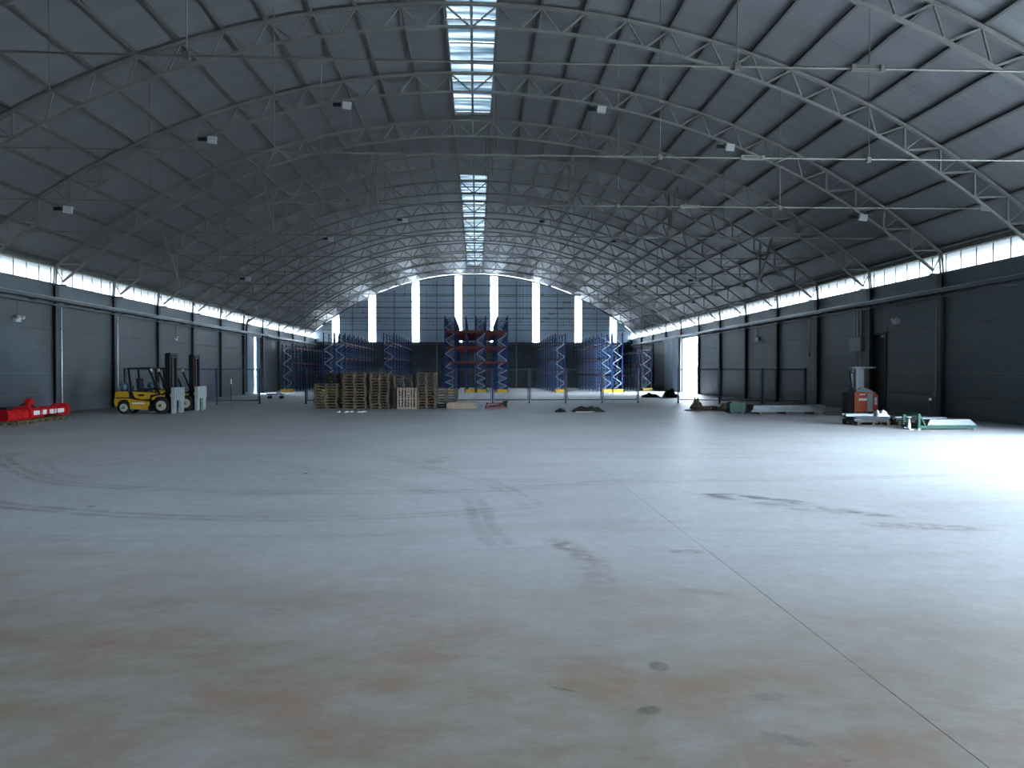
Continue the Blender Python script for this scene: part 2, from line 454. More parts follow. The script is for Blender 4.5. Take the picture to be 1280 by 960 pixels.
tyre([(-8.5, 9.4), (-4, 8.7), (0, 8.6)], k0=.35, k1=.2)
tyre([(1.0, 8.5), (1.3, 7.4), (1.2, 6.2)], k0=.5, k1=.1, m='soil_film', w=.2, offs=(0,))
for i, (x, y, rx, ry, a) in enumerate([(4.0, 11.2, .55, .38, -.3), (4.5, 10.7, .5, .40, -.35), (5.05, 10.1, .45, .28, -.45), (5.35, 9.75, .40, .14, -.4), (4.3, 11.0, 1.2, .22, -.6), (4.9, 9.9, 1.0, .14, -.55)]):
    blob(x, y, rx, ry, 'scuff_film', a, k=.9 if i < 4 else .6, seed=i + 2)
blob(5.6, 8.9, .9, .25, 'soil_film', -.3, k=.35, seed=21)
blob(1.33, 4.73, .075, .085, 'oil_film', 0, k=.75, seed=3)
blob(1.13, 4.12, .075, .055, 'oil_film', .1, k=.8, seed=4)
blob(1.85, 4.25, .12, .06, 'oil_film', .1, k=.3, seed=5)
blob(1.75, 3.75, .16, .05, 'oil_film', -.6, k=.5, seed=6)
blob(.67, 4.41, .10, .018, 'oil_film', -.5, k=.7, seed=7)
blob(1.95, 3.53, .03, .02, 'soil_film', 0, k=1.2, seed=8)
blob(-1.45, 5.95, .13, .10, 'soil_film', 0, k=.45, seed=9)
blob(-.75, 15.9, .25, .35, 'soil_film', 0, k=.35, seed=10)
blob(-.55, 16.6, .2, .2, 'soil_film', 0, k=.3, seed=14)
blob(2.35, 7.75, .22, .12, 'soil_film', 0, k=.35, seed=11)
blob(1.55, 6.7, .25, .12, 'tyre_film', 0, k=.8, seed=12)
blob(2.1, 6.3, .28, .10, 'tyre_film', -.5, k=.7, seed=13)
blob(-3.0, 14.1, .05, .09, 'soil_film', 0, k=1.3, seed=15)
blob(-5.2, 10.75, .07, .05, 'oil_film', 0, k=.9, seed=16)
blob(-7.6, 16.7, .07, .09, 'oil_film', 0, k=.8, seed=17)

# ------------------------------------------------------------------ side walls
ROWS = [0, .88, 1.84, 2.84, 3.84, 5.05]
PANES = 6
def side_wall(side, name, wname, wnum, openings):
    sgn = -1 if side == 'left' else 1
    X = sgn * W
    def bx(mb, d0, d1, y0, y1, z0, z1):        # d: distance inwards from the wall face
        a, b = X - sgn * d0, X - sgn * d1
        return mb.box(min(a, b), max(a, b), y0, y1, z0, z1)
    # backing behind the panels, cut at the openings
    mb = MB(); cuts = sorted(openings); y = YF
    for a, b, top in cuts:
        bx(mb, -.28, -.07, y, a, -.3, ZC - .02)
        bx(mb, -.28, -.07, a, b, top, ZC - .02)
        y = b
    bx(mb, -.28, -.07, y, YB, -.3, ZC - .02)
    wall = struct(mb.build(name, 'joint_light'), 'grey panelled %s side wall with dark columns' % side)
    for j in range(-8, 10):
        ya, yb = ty(j) + .16, ty(j + 1) - .16
        segs = [(ya, yb)]
        for a, b, top in cuts:
            new = []
            for p, q in segs:
                if b <= p or a >= q: new.append((p, q)); continue
                if a - p > .15: new.append((p, a))
                if q - b > .15: new.append((b, q))
            segs = new
        for p, q in segs:
            for z0, z1 in zip(ROWS, ROWS[1:]):
                bx(MB(), -.07, 0, p + .006, q - .006, z0 + .008, z1 - .008).build('wall_panel', 'panel_grey', wall)
        # upper fascia sheet and its window bay
        bx(MB(), -.07, .02, ty(j) + .004, ty(j + 1) - .004, 5.05, ZC - .03).build('fascia_sheet', 'fascia', wall)
    for j in range(-8, 11):
        y = ty(j)
        if any(a < y < b for a, b, t in cuts): continue
        mb = MB()                                # H section, flange towards the room
        bx(mb, -.06, .16, y - .02, y + .02, 0, 5.95)
        bx(mb, .14, .17, y - .15, y + .15, 0, 5.95)
        bx(mb, -.07, -.03, y - .15, y + .15, 0, 5.95)
        bx(mb, .0, .30, y - .2, y + .2, 5.95, 5.98)
        mb.build('column', 'column_dark', wall)
    # cable tray and pipe along the wall
    tr = MB(); lip = MB()
    for ya, yb in [(YF, FAR_DOOR[0] - .3), (FAR_DOOR[1] + 1.0, YB)]:
        bx(tr, .02, .30, ya, yb, 5.16, 5.19); bx(tr, .28, .30, ya, yb, 5.16, 5.33); bx(tr, .02, .04, ya, yb, 5.16, 5.33)
        bx(lip, .27, .32, ya, yb, 5.33, 5.36); bx(lip, .02, .05, ya, yb, 5.33, 5.36)
        k = ya + .9
        while k < yb: bx(tr, .02, .32, k, k + .05, 5.10, 5.16); k += 2.85
    to = tr.build('cable_tray', 'tray_dark', wall); lip.build('tray_lip', 'galvanised', to)
    pp = MB()
    for ya, yb in [(YF, FAR_DOOR[0] - .3), (FAR_DOOR[1] + 1.0, YB)]:
        pp.tube((X - sgn * .22, ya, 5.01), (X - sgn * .22, yb, 5.01), .035, 8)
    pp.build('pipe', 'galv_dull', wall)
    # clerestory
    fr = MB()
    bx(fr, -.30, .05, YF, YB, ZC - .05, ZC)
    bx(fr, -.30, .10, YF, YB, ZT, ZT + .16)
    win = struct(fr.build('window_%d' % wnum, 'purlin_paint'), 'long %s clerestory window strip under the eave' % side)
    step = BAY / PANES
    pane = bx(MB(), -.14, -.13, .016, step - .016, ZC, ZT).mesh('pane', 'clear_sheet')
    mull = bx(MB(), -.16, -.11, -.016, .016, ZC, ZT).mesh('mullion', 'column_dark')
    for j in range(-8, 10):
        for k in range(PANES):
            y = ty(j) + k * step
            put('pane', pane, win, (0, y, 0)); put('mullion', mull, win, (0, y, 0))
    return wall
FO = (FAR_DOOR[0], FAR_DOOR[1], DOOR_H)
PD = (34.86, 35.98, 3.70)
wall_left = side_wall('left', 'wall_left', None, 1, [FO])
wall_right = side_wall('right', 'wall_right', None, 2, [FO, PD] + [(a, b, DOOR_H) for a, b in NEAR_DOORS])

# ------------------------------------------------------------------ front wall, behind the camera
fw = MB().box(-W - .3, W + .3, YF - .3, YF - .1, -.3, 14.2)
struct(fw.build('wall_front', 'panel_grey'), 'grey front gable wall')

# ------------------------------------------------------------------ end wall
bw = MB().box(-W - .3, W + .3, YB + .12, YB + .30, -.3, ZD)
wall_back = struct(bw.build('wall_back', 'joint_light'), 'end wall, dark panels below and ribbed cladding with strip windows above')
for k in range(20):
    x0 = -W + k * 2 * W / 20
    for z0, z1 in ((0, 1.84), (1.84, 3.7), (3.7, ZD)):
        MB().box(x0 + .008, x0 + 2 * W / 20 - .008, YB + .04, YB + .12, z0 + .008, z1 - .008).build('wall_panel', 'dark_wall', wall_back)
edges = [-W - .2] + [v for s_ in STRIPS for v in (s_ - .45, s_ + .45)] + [W + .2]
GAP = .05
for x0, x1 in zip(edges[::2], edges[1::2]):
    n = max(1, round((x1 - x0) / 1.05)); ds = (x1 - x0) / n
    for i in range(n):                                         # one sheet of cladding each
        a, b = x0 + i * ds - .012, x0 + (i + 1) * ds + .012; yo = .006 * (i % 2)
        poly = [(a + .004, ZD), (b - .004, ZD)] + [(b - .004 - (b - a - .008) * q / 4, arc_z(min(abs(b - .004 - (b - a - .008) * q / 4), W + .1), RR) - GAP) for q in range(5)]
        if poly[-1][1] < ZD + .2: continue
        MB().prism(poly, YB + .12 + yo, YB + .16 + yo).build('cladding_sheet', 'cladding', wall_back)
for z in (7.1, 8.5, 9.9, 11.3, 12.6):                          # horizontal girts, broken at the windows
    xr = math.sqrt(max((RR - .4) ** 2 - (z - ZO) ** 2, 0)) - .1
    g = MB()
    for x0, x1 in zip(edges[::2], edges[1::2]):
        a, b = max(x0, -xr), min(x1, xr)
        if b - a > .2: g.box(a, b, YB + .02, YB + .115, z - .06, z + .06)
    g.build('girt', 'girt_blue', wall_back)
MB().arc(RR - GAP - .10, RR - GAP, YB - .02, YB + .12, -.66, .66, 48).build('arched_edge_beam', 'fascia', wall_back)
MB().box(-W, W, YB - .30, YB + .03, 5.12, 5.36).build('cable_tray', 'tray_dark', wall_back)
MB().box(-W, W, YB - .33, YB - .28, 5.36, 5.39).build('tray_lip', 'galvanised', wall_back)
MB().box(-W, W, YB - .02, YB + .11, ZD - .12, ZD).build('sill_beam', 'fascia', wall_back)
for x in (-15.0, -9.9, -4.7, 0, 5.1, 10.2, 15.1):
    MB().box(x - .07, x + .07, YB - .02, YB + .03, 0, arc_z(abs(x), RR) - .5).build('post', 'girt_blue', wall_back)
for i, x in enumerate(STRIPS):
    t = lambda xx: arc_z(abs(xx), RR) - GAP
    f = MB()
    for s_ in (-1, 1): f.box(x + s_ * .45 - .025, x + s_ * .45 + .025, YB + .10, YB + .18, ZD, t(x + s_ * .47) - .02)
    w = struct(f.build('window_%d' % (i + 3), 'fascia'), 'tall strip window in the end wall')
    MB().prism([(x - .42, ZD), (x + .42, ZD), (x + .42, t(x + .42)), (x - .42, t(x - .42))], YB + .135, YB + .145).build('pane', 'strip_sheet', w)

# ------------------------------------------------------------------ roof
A_E = math.asin((W + .45) / RR)
A_S = .885 / RR
roof = struct(MB().arc(RR + .30, RR + .36, YF - .4, YB + 2.7, -A_E, -A_S, 40).arc(RR + .30, RR + .36, YF - .4, YB + 2.7, A_S, A_E, 40)
              .arc(RR + .28, RR + .30, YF - .4, SKYLIGHTS[0][0], -A_S, A_S, 3).arc(RR + .28, RR + .30, SKYLIGHTS[0][1], SKYLIGHTS[1][0], -A_S, A_S, 3)
              .arc(RR + .28, RR + .30, SKYLIGHTS[1][1], YB + 2.7, -A_S, A_S, 3).build('ceiling', 'galv_dull'), 'arched metal roof over the hall')
for j in range(-8, 10):
    y0, y1 = ty(j), ty(j + 1)
    if j == -8: y0 -= .3
    if j == 9: y1 = YB + 2.6
    for a0, a1 in ((-A_E, -A_S), (A_S, A_E)):
        MB().arc(RR, RR + .04, y0 + .004, y1 - .004, a0, a1, 40).build('roof_sheet', 'roof', roof)
for a, b in ((YF - .3, SKYLIGHTS[0][0]), (SKYLIGHTS[0][1], SKYLIGHTS[1][0]), (SKYLIGHTS[1][1], YB + 2.6)):
    MB().arc(RR, RR + .04, a, b, -A_S, A_S, 4).build('roof_sheet', 'roof', roof)
# purlins
STEP = (20.95 - .885) / 14
NODES = [.885 + STEP * k for k in range(15)]
for s_ in NODES:
    for q in (-1, 1):
        a = q * s_ / RC; da = .04 / RC
        MB().arc(RC + .002, RC + .125, YF, YB + 2.5, a - da, a + da, 1).build('purlin', 'purlin_paint', roof)
        # return lip of the channel section
for k, (a, b) in enumerate(SKYLIGHTS):
    sl = MB()
    for q in (-1, 1): sl.arc(RR - .02, RR + .30, a, b, q * A_S - .0015, q * A_S + .0015, 1)
    sl.arc(RR - .02, RR + .30, a - .04, a, -A_S, A_S, 3).arc(RR - .02, RR + .30, b, b + .04, -A_S, A_S, 3)
    fr = struct(sl.build('window_%d' % (11 + k), 'steel_paint'), 'ridge rooflight of streaked translucent sheets')
    n = round((b - a) / 1.9)
    for i in range(n):
        y0, y1 = a + (b - a) * i / n, a + (b - a) * (i + 1) / n
        for q in (-1, 1):
            MB().arc(RR + .20, RR + .206, y0 + .01, y1 - .01, q * .0003, q * A_S, 2).build('rooflight_sheet', 'roof_light_sheet', fr)
        MB().arc(RR + .14, RR + .19, y0 - .012, y0 + .012, -A_S, A_S, 2).build('glazing_bar', 'steel_paint', fr)
    MB().box(-.05, .05, a, b, ZO + RR + .08, ZO + RR + .19).build('ridge_bar', 'steel_paint', fr)

# ------------------------------------------------------------------ trusses
def at(s_, r): return (r * math.sin(s_ / RC), 0, ZO + r * math.cos(s_ / RC))
def truss(y):
    root = empty('roof_truss', (0, y, 0))
    A = math.asin((W - .10) / RC)
    mb = MB()
    for yy in (-.075, .025): mb.arc(RC - .09, RC, yy, yy + .05, -A, A, 60)
    mb.build('top_chord', 'steel_paint', root)
    AB = math.asin((W - .42) / RBC)
    mb = MB().arc(RBC - .04, RBC + .05, -.05, .05, -AB, AB, 60)
    mb.build('bottom_chord', 'steel_paint', root)
    def web(a, b, w): MB().bar(a, b, w, w, (0, 1, 0)).build('web_member', 'steel_paint', root)
    rt, rb = RC - .05, RBC + .03
    web((0, 0, ZO + rt), (0, 0, ZO + rb), .07)
    for q in (-1, 1):
        web(at(q * NODES[0], rt), at(q * .05, rb), .055)
        web(at(q * NODES[0], rt), at(q * NODES[0], rb), .055)
        web(at(q * NODES[1], rt), at(q * NODES[1], rb), .045)
        for k in range(14):
            s0, s1 = NODES[k], NODES[k + 1]; sm = (s0 + s1) / 2
            if k < 10:
                web(at(q * s0, rt), at(q * (sm - .05), rb), .055)
                web(at(q * (sm + .05), rb), at(q * s1, rt), .055)
            else:
                p = at(q * s0, rt); xb = p[0]
                web(p, (xb, 0, arc_z(abs(xb), rb)), .065)
                e = at(q * s1, rt)
                web((xb, 0, arc_z(abs(xb), rb)), e, .06)
                m_ = at(q * sm, rt); web(m_, (xb, 0, arc_z(abs(xb), rb)), .03)
    for q in (-1, 1):                               # foot post on the column, twin bars
        for dy in (-.09, .09):
            MB().bar((q * (W - .05), dy, ZC - .06), (q * (W - .12), dy, ZT + .02), .06, .06, (0, 1, 0)).build('foot_post', 'steel_paint', root)
        MB().bar((q * (W - .1), 0, ZT - .05), (q * (W - .45), 0, ZC + .05), .035).build('foot_brace', 'steel_paint', root)
        MB().box(min(q * (W - .6), q * (W + .02)), max(q * (W - .6), q * (W + .02)), -.14, .14, ZC - .09, ZC - .06).build('foot_plate', 'purlin_paint', root)
        xg = 17.45
        zg = arc_z(xg, RBC)
        MB().prism([(q * (xg - .25), zg + .25), (q * (xg - .25), 7.34), (q * (xg + .0), 7.34), (q * (xg + .22), zg - .12)], -.02, .02).build('gusset_plate', 'steel_paint', root)
    MB().path([(-17.3 + 34.6 * i / 12, 0, 7.42 - .05 * math.sin(math.pi * i / 12)) for i in range(13)], .022, 6).build('tie_rod', 'rod_paint', root)
    for x in (-10.3, -4.85, 4.85, 10.3):
        MB().tube((x, 0, arc_z(abs(x), RBC)), (x, 0, 7.39), .012, 5).build('hanger', 'rod_paint', root)
        MB().box(x - .05, x + .05, -.04, .04, 7.31, 7.44).build('hanger_clamp', 'rod_paint', root)
    mb = MB()
    for dz in (-.045, .045): mb.bar((7.0, 0, 7.39 + dz), (7.5, 0, 7.39 + dz), .03)
    mb.box(6.94, 7.02, -.04, .04, 7.33, 7.45).box(7.48, 7.56, -.04, .04, 7.33, 7.45)
    mb.build('turnbuckle', 'rod_paint', root)
    return root
t0 = truss(ty(-4))
TR = {}
for j in range(-4, 10):
    o = t0 if j == -4 else copy_tree(t0)
    o.location = (0, ty(j), 0); TR[j] = o
    n = 10 - j
    where = 'next to' if n == 1 else '%s from' % ORD[n - 1]
    tag(o, 'arched steel lattice truss with tie rod, %s the strip-windowed end wall' % where, 'truss', 'roof trusses')
# V braces hanging below the truss that carries the first break in the rooflight
yv = ty(1) + .02
for q in (-1, 1):
    for x, nm in ((16.2, 'lowest on the %s'), (11.0, 'midway up the %s'), (5.35, 'highest on the %s')):
        zt = arc_z(x, RC) - .02; zb = zt - 2.05
        r = empty('v_brace', (q * x, yv, zb))
        MB().bar((0, .12, 0), (0, .12, zt - zb), .12, .10, (1, 0, 0)).build('strut', 'steel_paint', r)
        MB().bar((0, .05, 0), (0, -1.6, zt - zb), .12, .10, (1, 0, 0)).build('strut', 'steel_paint', r)
        MB().box(-.08, .08, -.08, .2, -.20, .05).build('apex_plate', 'steel_paint', r)
        tag(r, 'grey V shaped roof brace, ' + nm % ('forklift side' if q < 0 else 'orange truck side'), 'brace', 'roof V braces')

# ------------------------------------------------------------------ flood lights on two trusses
def flood(x, y, facing):
    z = arc_z(abs(x), RBC) - .05
    r = empty('flood_light', (x, y, z))
    MB().box(-.42, -.10, -.06, .06, -.19, -.06).build('driver_box', 'black', r)
    MB().box(-.30, .0, -.02, .02, -.10, -.07).bar((-.26, 0, -.09), (-.26, 0, .02), .03).build('bracket', 'purlin_paint', r)
    hd = MB().prism([(-.05, -.27), (.28, -.31), (.31, -.04), (-.02, -.01)], -.10, .02).build('lamp_head', 'lamp_white', r)
    lens = MB().prism([(-.02, -.245), (.255, -.28), (.28, -.065), (.005, -.035)], -.112, -.1).build('lens', 'lamp_white', hd)
    return r
for j, nm, xs in ((-1, 'wide arch next but one to the door column', (-15.95, -10.38, -5.1, 5.1, 10.38, 15.95)), (3, 'far', (-15.8, -10.1, -4.95, 5.05, 10.15, 15.7))):
    for x in xs:
        r = flood(x, ty(j) - .05, 1)
        q = 'forklift side' if x < 0 else 'orange truck side'
        h_ = {0: 'lowest', 1: 'middle', 2: 'highest'}[0 if abs(x) > 14 else 1 if abs(x) > 8 else 2]
        tag(r, 'white floodlight on the %s truss from the end wall, %s lamp, %s' % (ORD[10 - j - 1], h_, q), 'lamp', 'floodlights on the trusses')
for x, y, l, nm in ((.95, ty(-1) + .1, 2.2, 'on the eleventh arch from the end wall'), (.62, ty(0) - .1, 1.1, 'short, on the arch where the rooflight ends'), (.95, ty(0) + .2, 1.8, 'long, on the arch where the rooflight ends'), (.7, ty(1), 2.6, 'between the two rooflights')):
    z = arc_z(x, RBC)
    c = MB().path([(x, y, z), (x + .01, y, z - l * .5), (x - .01, y, z - l)], .012, 5).build('hanging_cable', 'black')
    tag(c, 'thin black cable under the ridge, ' + nm, 'cable', 'cables under the ridge')

# ------------------------------------------------------------------ doors
def leaf(x0, x1, y0, y1, z1, name, label, n=3):
    d = struct(MB().box(x0, x1, y0, y1, -.31 if x0 < 0 else .02, z1).build(name, 'door_grey'), label)
    k = (y1 - y0) / n; s_ = 1 if x0 < 0 else -1; xf = x1 if x0 < 0 else x0
    for i in range(n):
        for za, zb in ((.1, 1.8), (1.86, 3.5), (3.56, z1 - .06)):
            a, b = sorted((xf, xf + s_ * .025))
            MB().box(a, b, y0 + i * k + .03, y0 + (i + 1) * k - .03, za, zb).build('door_panel', 'door_grey', d)
    return d
leaf(-W - .30, -W - .22 + .06, FAR_DOOR[0] - .2, 68.55, DOOR_H + .2, 'door_1', 'blue grey sliding door leaf beside the lit gap', 2)
leaf(-W - .30, -W - .16, 69.10, FAR_DOOR[1] + .3, DOOR_H + .2, 'door_2', 'grey sliding door leaf past the lit gap', 1)
leaf(W + .04, W + .12 - .32 + .32, 70.9, 76.0, DOOR_H + .15, 'door_3', 'dark sliding door leaf pushed open beside the bright doorway', 3).location = (-.28, 0, 0)
for k, sgn in enumerate((-1, 1)):
    x = sgn * (W - .08)
    j_ = MB().box(min(x, x - sgn * .12), max(x, x - sgn * .12), FAR_DOOR[0] - .5, FAR_DOOR[1] + (5.8 if sgn > 0 else .6), DOOR_H + .22, DOOR_H + .36)
    struct(j_.build('trim_%d' % (k + 1), 'galv_dull'), 'steel track over the sliding door')
# personnel doorway in the right wall
d = struct(MB().box(W + .10, W + .16, PD[0], PD[1], 0, PD[2]).build('door_4', 'black'), 'tall black door beside the wall column')
for za, zb in ((.1, 1.2), (1.26, 2.4), (2.46, 3.6)):
    MB().box(W + .085, W + .10, PD[0] + .08, PD[1] - .08, za, zb).build('door_panel', 'black', d)
fr = MB().box(W - .04, W + .10, PD[0] - .08, PD[0], 0, PD[2] + .1).box(W - .04, W + .10, PD[1], PD[1] + .08, 0, PD[2] + .1).box(W - .04, W + .10, PD[0], PD[1], PD[2], PD[2] + .1)
fr.build('frame', 'black', d)
MB().tube((W - .02, PD[0] - .04, 2.3), (W - .02, PD[0] - .04, 2.75), .02).build('handle', 'galvanised', d)
MB().lathe([(0, .05), (.07, .05), (.09, 0), (.06, -.07), (0, -.08)], 12, 'z', (W - .1, PD[0] + .12, PD[2] - .1)).build('door_lamp', 'lamp_white', d)

# ------------------------------------------------------------------ wall fittings
def wall_lamp(x, y, z, sgn, label):
    r = empty('wall_lamp', (x, y, z))
    MB().tube((0, 0, .12), (0, 0, 5.05 - z), .014, 6).build('conduit', 'galv_dull', r)
    MB().box(-.06 if sgn > 0 else -.14, .14 if sgn > 0 else .06, -.16, .16, -.10, .14).build('housing', 'white_paint', r)
    for s_ in (-1, 1):
        MB().lathe([(0, 0), (.085, .0), (.095, .06), (.05, .13), (0, .14)], 14, 'x', (-sgn * .08 if sgn > 0 else .08, s_ * .17, .10)).build('lamp_head', 'lamp_white', r)
    tag(r, label, 'lamp', 'twin head wall lamps')
wall_lamp(-W + .09, 33.27, 4.15, -1, 'white twin wall lamp on the panel nearest the red machinery')
wall_lamp(-W + .09, 50.3, 4.08, -1, 'white twin wall lamp above the fence on the forklift side')
wall_lamp(W - .17, 50.8, 4.12, 1, 'white twin wall lamp above the fence near the bright doorway')
wall_lamp(W - .17, 33.77, 4.20, 1, 'white twin wall lamp just past the tall black door')
r = empty('electrical_box', (W - .04, 37.4, 3.3))
MB().box(-.16, .0, -.62, .62, -.34, .34).build('cabinet', 'box_grey', r)
MB().box(-.175, -.16, -.58, .58, -.30, .30).build('cabinet_door', 'box_grey', r)
for dy in (-.35, -.05, .3): MB().tube((-.06, dy, .34), (-.06, dy, 1.72), .03, 8).build('conduit', 'galvanised', r)
for dy in (-.35, .05): MB().tube((-.06, dy, -.34), (-.06, dy, -2.9), .025, 8).build('conduit', 'galvanised', r)
tag(r, 'grey electrical box with conduits on the wall above the orange truck', 'electrical box')
def downpipe(x, y, z0, label, end=True):
    r = empty('conduit_pipe', (x, y, z0))
    MB().tube((0, 0, 0), (0, 0, 5.0 - z0), .028, 8).build('pipe', 'galvanised', r)
    if end: MB().box(-.06, .06, -.08, .08, -.10, .08).build('outlet_box', 'box_grey', r)
    for z in (1.2, 2.6, 3.6):
        if z < 4.9 - z0: MB().box(-.05, .05, -.05, .05, z, z + .04).build('clip', 'galv_dull', r)
    tag(r, label, 'pipe', 'galvanised wall conduits')
downpipe(W - .06, 30.85, 1.0, 'galvanised conduit ending in a small box on the dark right wall')
downpipe(W - .06, 43.0, 2.9, 'short galvanised conduit above the fence end by the right wall')
downpipe(-W + .06, 36.75, .35, 'galvanised conduit beside the column near the red machinery', False)
downpipe(-W + .06, 42.35, 1.0, 'galvanised conduit on the wall behind the forklifts')
r = empty('conduit_pipe', (-W + .22, 65.05, 0))
MB().path([(0, 0, .2), (0, 0, 5.9), (.02, .15, 6.2), (.05, .5, 6.4), (.1, 1.2, 6.45)], .07, 8).build('pipe', 'column_dark', r)
tag(r, 'thick dark pipe bending over beside the blue grey sliding door', 'pipe')
p = empty('post', (W - 1.3, 30.9, 0))

# ------------------------------------------------------------------ blue mesh fence
def fence(pts, label, gate=None):
    r = empty('mesh_fence', (*pts[0], 0))
    o = Vector((*pts[0], 0))
    for k, (a, b) in enumerate(zip(pts, pts[1:])):
        A_, B_ = Vector((*a, 0)) - o, Vector((*b, 0)) - o
        d = (B_ - A_).normalized(); Ln = (B_ - A_).length; ang = math.atan2(d.y, d.x)
        def P(t, z): v = A_ + d * t; return (v.x, v.y, z)
        f = MB()
        for z in (.22, 2.06): f.bar(P(.08, z), P(Ln - .08, z), .045, .06)
        for t in (.10, Ln - .10): f.bar(P(t, .20), P(t, 2.08), .035, .035, (d.x, d.y, 0))
        fo = f.build('panel_frame', 'fence_blue', r)
        w = MB(); n = int((Ln - .2) / .075)
        for i in range(1, n):
            t = .1 + (Ln - .2) * i / n; w.bar(P(t, .22), P(t, 2.06), .004, .004, (d.x, d.y, 0))
        for i in range(1, 19): w.bar(P(.1, .22 + i * 1.84 / 19), P(Ln - .1, .22 + i * 1.84 / 19), .004)
        wo = w.build('wire_mesh', 'fence_blue', fo); wo['kind'] = 'stuff'
    for k, a in enumerate(pts):
        A_ = Vector((*a, 0)) - o
        MB().box(A_.x - .045, A_.x + .045, A_.y - .045, A_.y + .045, .012, 2.14).build('post', 'blue_post', r)
        MB().box(A_.x - .1, A_.x + .1, A_.y - .1, A_.y + .1, 0, .012).build('base_plate', 'blue_post', r)
    tag(r, label, 'fence', 'blue mesh fence runs')
    return r
def line(a, b, n): return [(a[0] + (b[0] - a[0]) * i / n, a[1] + (b[1] - a[1]) * i / n) for i in range(n + 1)]
fence(line((-10.0, 45.5), (10.05, 45.7), 9), 'blue mesh fence behind the wooden pallet stacks')
fence(line((12.45, 45.4), (19.38, 43.2), 3), 'blue mesh fence ending at the wall by the electrical box')
fence(line((-19.38, 42.9), (-12.75, 45.6), 3), 'blue mesh fence behind the two forklifts')
g = empty('gate_sign', (-14.2, 44.9, 0))
MB().box(-.02, .02, -.09, .09, 1.2, 1.5).build('plate', 'white_paint', g)
MB().bar((0, 0, .0), (0, 0, 1.3), .03).build('stem', 'blue_post', g)
tag(g, 'small white notice plate on a stem at the fence near the forklifts', 'sign')

# ------------------------------------------------------------------ pallet racks
def frame_mesh(wd, ht, dense):
    """two posts with zigzag bracing, plane across the hall; returns (posts, braces)"""
    p = MB()
    for x in (0, wd): p.box(x - .045, x + .045, -.04, .04, 0, ht)
    for x in (0, wd): p.box(x - .09, x + .09, -.07, .07, 0, .012)
    b = MB(); z = .25; side = 0
    while z < ht - .4:
        st = .36 if (z < 2.2 and dense) else .62
        st = min(st, ht - .15 - z)
        b.bar((.04 if side == 0 else wd - .04, 0, z), (wd - .04 if side == 0 else .04, 0, z + st), .06, .05, (0, 1, 0))
        z += st; side ^= 1
    b.bar((.04, 0, ht - .12), (wd - .04, 0, ht - .12), .04); b.bar((.04, 0, .2), (wd - .04, 0, .2), .04)
    return p.mesh('upright_frame', 'rack_blue'), b.mesh('brace', 'rack_brace_shaded'), b.mesh('brace', 'rack_brace_lit')
def rack(cols, y0, y1, pitch, ht, levels, label, dense=False, cross=(), guard=True, wd=.95):
    r = empty('pallet_rack', (cols[0], y0, 0))
    pm, bmh, blit = frame_mesh(wd, ht, dense)
    n = int((y1 - y0) / pitch); ys = [k * pitch for k in range(n + 1)]
    for c in cols:
        cx = c - cols[0]
        for y in ys:
            f = put('upright_frame', pm, r, (cx, y, 0))
            if not (dense and c == cols[1]): put('brace', blit if y < .1 else bmh, f)  # front braces take the lit colour, inner ones the shaded colour
        for z in levels:
            for x in (cx + .02, cx + wd - .02):
                for y_a, y_b in zip(ys, ys[1:]):
                    MB().box(x - .025, x + .025, y_a + .045, y_b - .045, z - .06, z + .06).build('beam', 'rack_red', r)
        if guard:
            MB().box(cx - .12, cx + wd + .12, -.45, -.33, .0, .30).box(cx - .12, cx - .02, -.45, -.1, 0, .30).box(cx + wd + .02, cx + wd + .12, -.45, -.1, 0, .30).build('end_guard', 'guard_yellow', r)
    for z, hh, every in cross:
        for i, y in enumerate(ys):
            if i % every: continue
            MB().box(.05, cols[-1] - cols[0] + wd - .05, y - .11, y - .05, z - hh / 2, z + hh / 2).build('cross_beam', 'rack_red', r)
    tag(r, label, 'rack', 'blue and red pallet racks')
    return r
rack([-2.80, -.83, .10, 2.13], 71.0, 89, 1.8, 7.2, (5.55,), 'tall central drive-in rack with red cross beams and lit-coloured zigzag braces', True,
     ((5.72, .22, 1), (4.25, .16, 2), (2.85, .14, 2), (1.75, .05, 5)))
rack([7.60], 71.0, 91, 2.5, 5.55, (1.6, 3.2, 4.6), 'narrow blue rack between the central rack and the doorway side double rack')
rack([12.00, 13.05], 71.0, 91, 2.5, 5.6, (1.6, 3.2, 4.6), 'double blue rack nearest the bright doorway')
rack([17.25], 77.0, 92, 1.5, 4.3, (1.5, 2.8, 4.0), 'low wall rack with lit-coloured zigzag braces behind the bright doorway')
rack([-8.50], 71.0, 91, 2.5, 5.55, (1.6, 3.2, 4.6), 'narrow blue rack between the central rack and the shaded double rack')
rack([-14.05, -13.0], 71.0, 91, 2.5, 5.6, (1.6, 3.2, 4.6), 'shaded double blue rack behind the low pallet stack')
rack([-18.60], 74.0, 92, 1.5, 4.6, (1.5, 2.8, 4.3), 'shaded wall rack past the narrow lit door gap')

